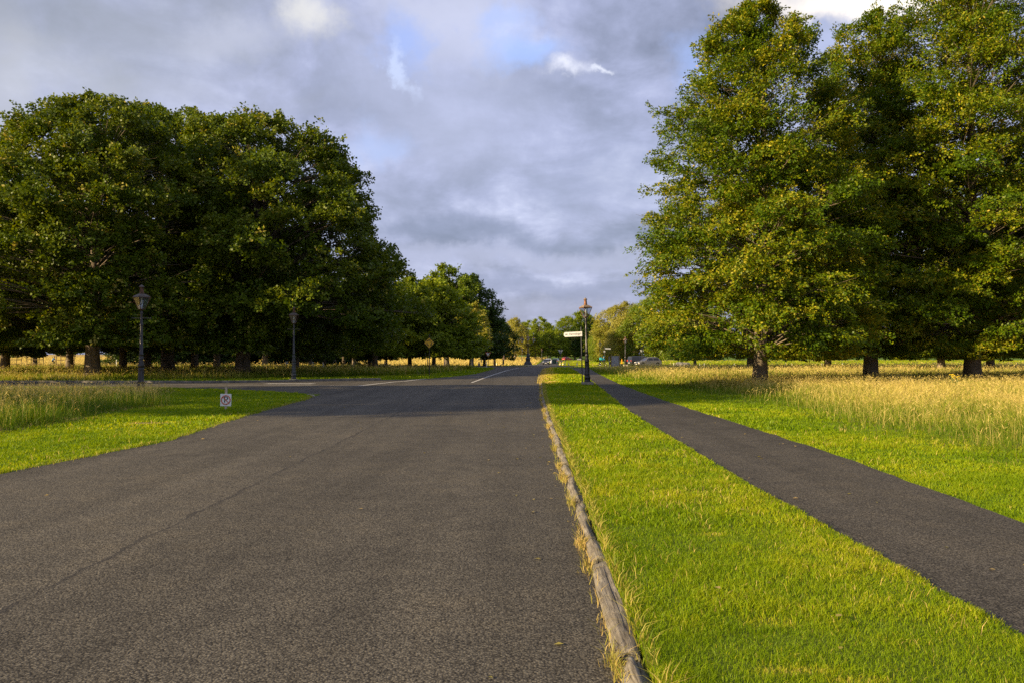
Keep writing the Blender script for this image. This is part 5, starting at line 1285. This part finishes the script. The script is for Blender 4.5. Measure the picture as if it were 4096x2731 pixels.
# runner heading right (+x)
run = [(0, 0, .95), (.03, 0, 1.15), (.06, 0, 1.38), (.08, 0, 1.50), (.10, 0, 1.60), (.11, 0, 1.68),
       (.05, .18, 1.40), (-.14, .22, 1.17), (.06, .20, 1.06), (.13, .19, 1.05), (.06, -.18, 1.40), (.08, -.24, 1.13), (.32, -.20, 1.12), (.40, -.19, 1.14),
       (.03, .10, .88), (.06, .10, .50), (-.14, .10, .12), (-.03, .10, .05), (-.02, -.10, .88), (-.06, -.10, .52), (-.42, -.10, .36), (-.50, -.10, .24)]
x, y = ground_at(2013, 1468.5)
person('runner in black shirt and black shorts crossing the road from left to right', x, y, float(gz(y)) + .01, 0, run, [M_SKIN, M_DKCLOTH], lambda c: 1 if (.56 < c.z < 1.44 and not (c.z < 1.18 and (c.x > .17)) and abs(c.y) < .21) else 0)
# cyclists
def cyclist(px, D, rz, label, top, bag, helm, blabel, z=None):
    x, y = at(px, D); z = float(gz(D)) if z is None else z
    t = thing('bicycle', blabel, 'bicycle', (x, y, z), rz, 'bicycles under riders')
    for cx in (-.53, .53):
        b = MB(); b.torus((cx, 0, .35), .325, .022, 28, 6)
        w = b.build('wheel', M_TYRE, t, True)
        b = MB()
        for k in range(8):
            a = PI * k / 8; b.tube([(cx - .31 * math.cos(a), 0, .35 - .31 * math.sin(a)), (cx + .31 * math.cos(a), 0, .35 + .31 * math.sin(a))], .004, 4)
        b.build('spoke', M_RIM, w)
    b = MB()
    for p, q in (((-.53, 0, .35), (-.08, 0, .32)), ((-.08, 0, .32), (-.22, 0, .88)), ((-.22, 0, .82), (.36, 0, .86)), ((-.08, 0, .32), (.38, 0, .80)), ((-.53, 0, .35), (-.2, 0, .8)), ((.53, 0, .35), (.36, 0, .98))): b.tube([p, q], .02, 6)
    b.build('frame', M_IRON, t)
    b = MB(); b.tube([(.36, -.28, 1.03), (.40, 0, 1.0), (.36, .28, 1.03)], .016, 6); b.build('handlebar', M_IRON, t)
    b = MB(); b.bbox((-.23, 0, .92), (.27, .15, .06), .025); b.build('saddle', M_BLACK, t)
    ride = [(-.18, 0, 1.0), (-.10, 0, 1.18), (.06, 0, 1.40), (.11, 0, 1.50), (.16, 0, 1.58), (.19, 0, 1.66),
            (.06, .18, 1.40), (.20, .24, 1.18), (.34, .26, 1.07), (.39, .26, 1.05), (.06, -.18, 1.40), (.20, -.24, 1.18), (.34, -.26, 1.07), (.39, -.26, 1.05),
            (-.14, .10, .96), (.18, .11, .72), (-.02, .11, .32), (.08, .11, .22), (-.14, -.10, .96), (.12, -.11, .92), (.0, -.11, .52), (.10, -.11, .44)]
    person(label, x, y, z, rz, ride, [M_SKIN, top, M_TROUSER], lambda c: 0 if c.z > 1.5 or (c.x > .33 and c.z > .9) else (1 if c.z > 1.02 else 2), hat=helm, name='person')
    if bag:
        g = thing('delivery_bag', 'square turquoise delivery bag on the back of the cyclist', 'bag', (x, y, z), rz)
        b = MB(); b.bbox((-.40, 0, 1.33), (.42, .42, .46), .05); b.v = [tuple(p) for p in b.v]; b.build('bag_body', M_TEALBAG, g)
        b = MB(); b.bbox((-.42, 0, 1.575), (.44, .44, .04), .015); b.build('bag_lid', M_TEAL, g)
cyclist(2412, 142, .12, 'cyclist in a turquoise jacket and cap riding right behind the fingerpost', M_TEAL, True, M_TEAL, 'dark bicycle under the turquoise cyclist')
cyclist(214, 140, .2, 'distant cyclist in a pale blue top beyond the far left trees', M_BLUECLOTH, False, M_DKCLOTH, 'bicycle ridden across the far field at the left')

# yellow ragwort in the right meadow
for i, (px, py, lb) in enumerate(((3808, 1534, 'yellow ragwort in bloom left of the broadest beech trunk'), (3826, 1537, 'smaller yellow ragwort between the other one and the broadest beech'))):
    x, y = ground_at(px, py + 30); y = min(y, 40.5); x = (px - 2048) / F * y
    t = thing('ragwort', lb, 'plant', (x, y, 0), 0, 'ragwort plants in the right meadow')
    st = MB(); fl = MB(); g = np.random.default_rng(i + 3); h = .75 - .1 * i
    st.tube([(0, 0, 0), (.02, 0, h * .6), (0, .02, h * .9)], .012, 5)
    for k in range(14 - 4 * i):
        a = g.uniform(0, 2 * PI); r_ = g.uniform(.02, .16); zt = h + g.uniform(-.12, .06)
        st.tube([(.02, 0, h * .62), (r_ * math.cos(a), r_ * math.sin(a), zt)], .006, 4)
        fl.lathe([(.01, -.01), (.034, .004), (.03, .014), (.008, .02)], 7, c=(r_ * math.cos(a), r_ * math.sin(a), zt))
    for k in range(8):
        a = k * 2.4; z_ = .1 + .05 * k; st.add([(0, 0, z_), (.12 * math.cos(a) - .02, .12 * math.sin(a), z_ + .05), (.2 * math.cos(a), .2 * math.sin(a), z_ + .02), (.12 * math.cos(a) + .02, .12 * math.sin(a) + .02, z_ + .05)], [(0, 1, 2, 3)])
    st.build('stem', M_STEM, t); fl.build('flower_head', M_FLOWER, t)

# ------------------------------------------------------------------ sun, sky, camera
sd = bpy.data.lights.new('sun', 'SUN'); sd.energy = SUN_E; sd.angle = R(.6); sd.color = (1.0, .77, .45)
so = bpy.data.objects.new('sun', sd); COL.objects.link(so); so.rotation_euler = (-sun_dir).to_track_quat('-Z', 'Y').to_euler(); so.location = sun_dir * 200

w = bpy.data.worlds.new('World'); SC.world = w; w.use_nodes = True
nt = w.node_tree; nt.nodes.clear(); L = nt.links.new
out = nd(nt, 'ShaderNodeOutputWorld'); bg = nd(nt, 'ShaderNodeBackground')
sky = nd(nt, 'ShaderNodeTexSky'); sky.sky_type = 'NISHITA'; sky.sun_disc = False; sky.sun_elevation = R(SUN_EL); sky.sun_rotation = math.atan2(sun_dir.x, sun_dir.y); sky.air_density = 1.3; sky.dust_density = 1.5
tc = nd(nt, 'ShaderNodeTexCoord'); DIR = tc.outputs['Generated']
def vmath(op, a, b_=None, **k):
    n = nd(nt, 'ShaderNodeVectorMath', operation=op)
    for i, s in enumerate((a, b_)):
        if s is None: continue
        if isinstance(s, (tuple, list)): n.inputs[i].default_value = s
        else: L(s, n.inputs[i])
    return n
def fmath(op, a, b_=None, c=None):
    n = nd(nt, 'ShaderNodeMath', operation=op)
    for i, s in enumerate((a, b_, c)):
        if s is None: continue
        if isinstance(s, (int, float)): n.inputs[i].default_value = s
        else: L(s, n.inputs[i])
    return n.outputs[0]
def mixc(f, a, b_):
    n = nd(nt, 'ShaderNodeMix', data_type='RGBA')
    for key, s in (('Factor', f), ('A', a), ('B', b_)):
        if isinstance(s, (int, float)): n.inputs[key].default_value = s
        elif isinstance(s, tuple): n.inputs[key].default_value = (*s, 1)
        else: L(s, n.inputs[key])
    return n.outputs['Result']
def noise(vec, scale, det=6.0, ro=.55, dist=0.0):
    n = nd(nt, 'ShaderNodeTexNoise', inputs={'Scale': scale, 'Detail': det, 'Roughness': ro, 'Distortion': dist}); L(vec, n.inputs['Vector']); return n
xyz = nd(nt, 'ShaderNodeSeparateXYZ'); L(DIR, xyz.inputs[0])
zc_ = fmath('ADD', fmath('MAXIMUM', xyz.outputs['Z'], 0.0), .30)
cmb = nd(nt, 'ShaderNodeCombineXYZ'); L(fmath('DIVIDE', xyz.outputs['X'], zc_), cmb.inputs[0]); L(fmath('DIVIDE', xyz.outputs['Y'], zc_), cmb.inputs[1])
CP = cmb.outputs[0]                                  # position on the cloud layer
n1 = noise(CP, 1.5, 9, .56, .3); n2 = noise(CP, 4.6, 8, .60, .3); n3 = noise(DIR, 7.0, 8, .58, .2)
warp = noise(DIR, 6.5, 9, .62); warp2 = noise(DIR, 22.0, 6, .6)
wv = vmath('ADD', vmath('SCALE', vmath('SUBTRACT', warp.outputs['Color'], (.5, .5, .5)).outputs[0]).outputs[0], vmath('SCALE', vmath('SUBTRACT', warp2.outputs['Color'], (.5, .5, .5)).outputs[0]).outputs[0])
for l_, k_ in zip(wv.inputs[:2], (.22, .06)): l_.links[0].from_node.inputs['Scale'].default_value = k_
wsep = nd(nt, 'ShaderNodeSeparateXYZ'); L(wv.outputs[0], wsep.inputs[0])
yy_ = fmath('MAXIMUM', xyz.outputs['Y'], .05)
TU = fmath('ADD', fmath('DIVIDE', xyz.outputs['X'], yy_), wsep.outputs[0]); TV = fmath('ADD', fmath('DIVIDE', xyz.outputs['Z'], yy_), fmath('MULTIPLY', wsep.outputs[1], .6))
f1 = fmath('ADD', fmath('MULTIPLY_ADD', n2.outputs['Fac'], .30, fmath('MULTIPLY', n1.outputs['Fac'], .42)), fmath('MULTIPLY', n3.outputs['Fac'], .28))
cl = ramp(nt, [(.40, (.13, .145, .21)), (.46, (.20, .22, .32)), (.515, (.275, .298, .44)), (.565, (.365, .39, .54)), (.62, (.52, .54, .64))]); L(f1, cl.inputs['Fac'])
col = cl.outputs['Color']
nis = vmath('SCALE', sky.outputs['Color']); nis.inputs['Scale'].default_value = SKY_S
CAMZ0 = math.atan((HZ - 1365.5) / F)
def blob(px, py, rx, ry, rag=.5, soft=1.0):
    """soft patch of the sky dome round a direction; rx, ry are its half sizes in photo pixels"""
    ux, uz = (px - 2048) / F, (HZ - py) / F
    sx_ = fmath('DIVIDE', fmath('SUBTRACT', TU, ux), rx / F); sz_ = fmath('DIVIDE', fmath('SUBTRACT', TV, uz), ry / F)
    r_ = fmath('SQRT', fmath('ADD', fmath('MULTIPLY', sx_, sx_), fmath('MULTIPLY', sz_, sz_)))
    r_ = fmath('ADD', r_, fmath('MULTIPLY', fmath('SUBTRACT', n2.outputs['Fac'], .5), rag * 2.5))
    m = nd(nt, 'ShaderNodeMapRange', interpolation_type='SMOOTHSTEP', inputs={'From Min': 1.0 + .5 * soft, 'From Max': max(0.0, 1.0 - .9 * soft), 'To Min': 0.0, 'To Max': 1.0}); L(r_, m.inputs['Value'])
    front = fmath('GREATER_THAN', xyz.outputs['Y'], .06)
    return fmath('MULTIPLY', m.outputs[0], front)
for (px, py, rx, ry, c, k, rg, so_) in SKY_BLOBS:
    f = fmath('MULTIPLY', blob(px, py, rx, ry, rg, so_), k)
    col = mixc(f, col, nis.outputs[0] if c is None else c)
# thin cover elsewhere lets some of the clear sky through
col = mixc(.10, col, nis.outputs[0])
L(col, bg.inputs['Color']); bg.inputs['Strength'].default_value = 0.84; L(bg.outputs[0], out.inputs['Surface'])

cd = bpy.data.cameras.new('camera'); co = bpy.data.objects.new('camera', cd); COL.objects.link(co); SC.camera = co
cd.sensor_width = 36; cd.lens = F / 4096 * 36; cd.clip_start = .05; cd.clip_end = 5000
co.location = (0, 0, EH); co.rotation_euler = (PI / 2 + math.atan((HZ - 1365.5) / F), 0, 0)
SC.view_settings.view_transform = 'Standard'; SC.view_settings.look = 'None'; SC.view_settings.gamma = 1; SC.view_settings.exposure = EXPO
SC.render.engine = 'CYCLES'
cy = SC.cycles; cy.max_bounces = 7; cy.diffuse_bounces = 3; cy.glossy_bounces = 2; cy.transmission_bounces = 4; cy.transparent_max_bounces = 8
cy.use_denoising = False; cy.caustics_reflective = False; cy.caustics_refractive = False
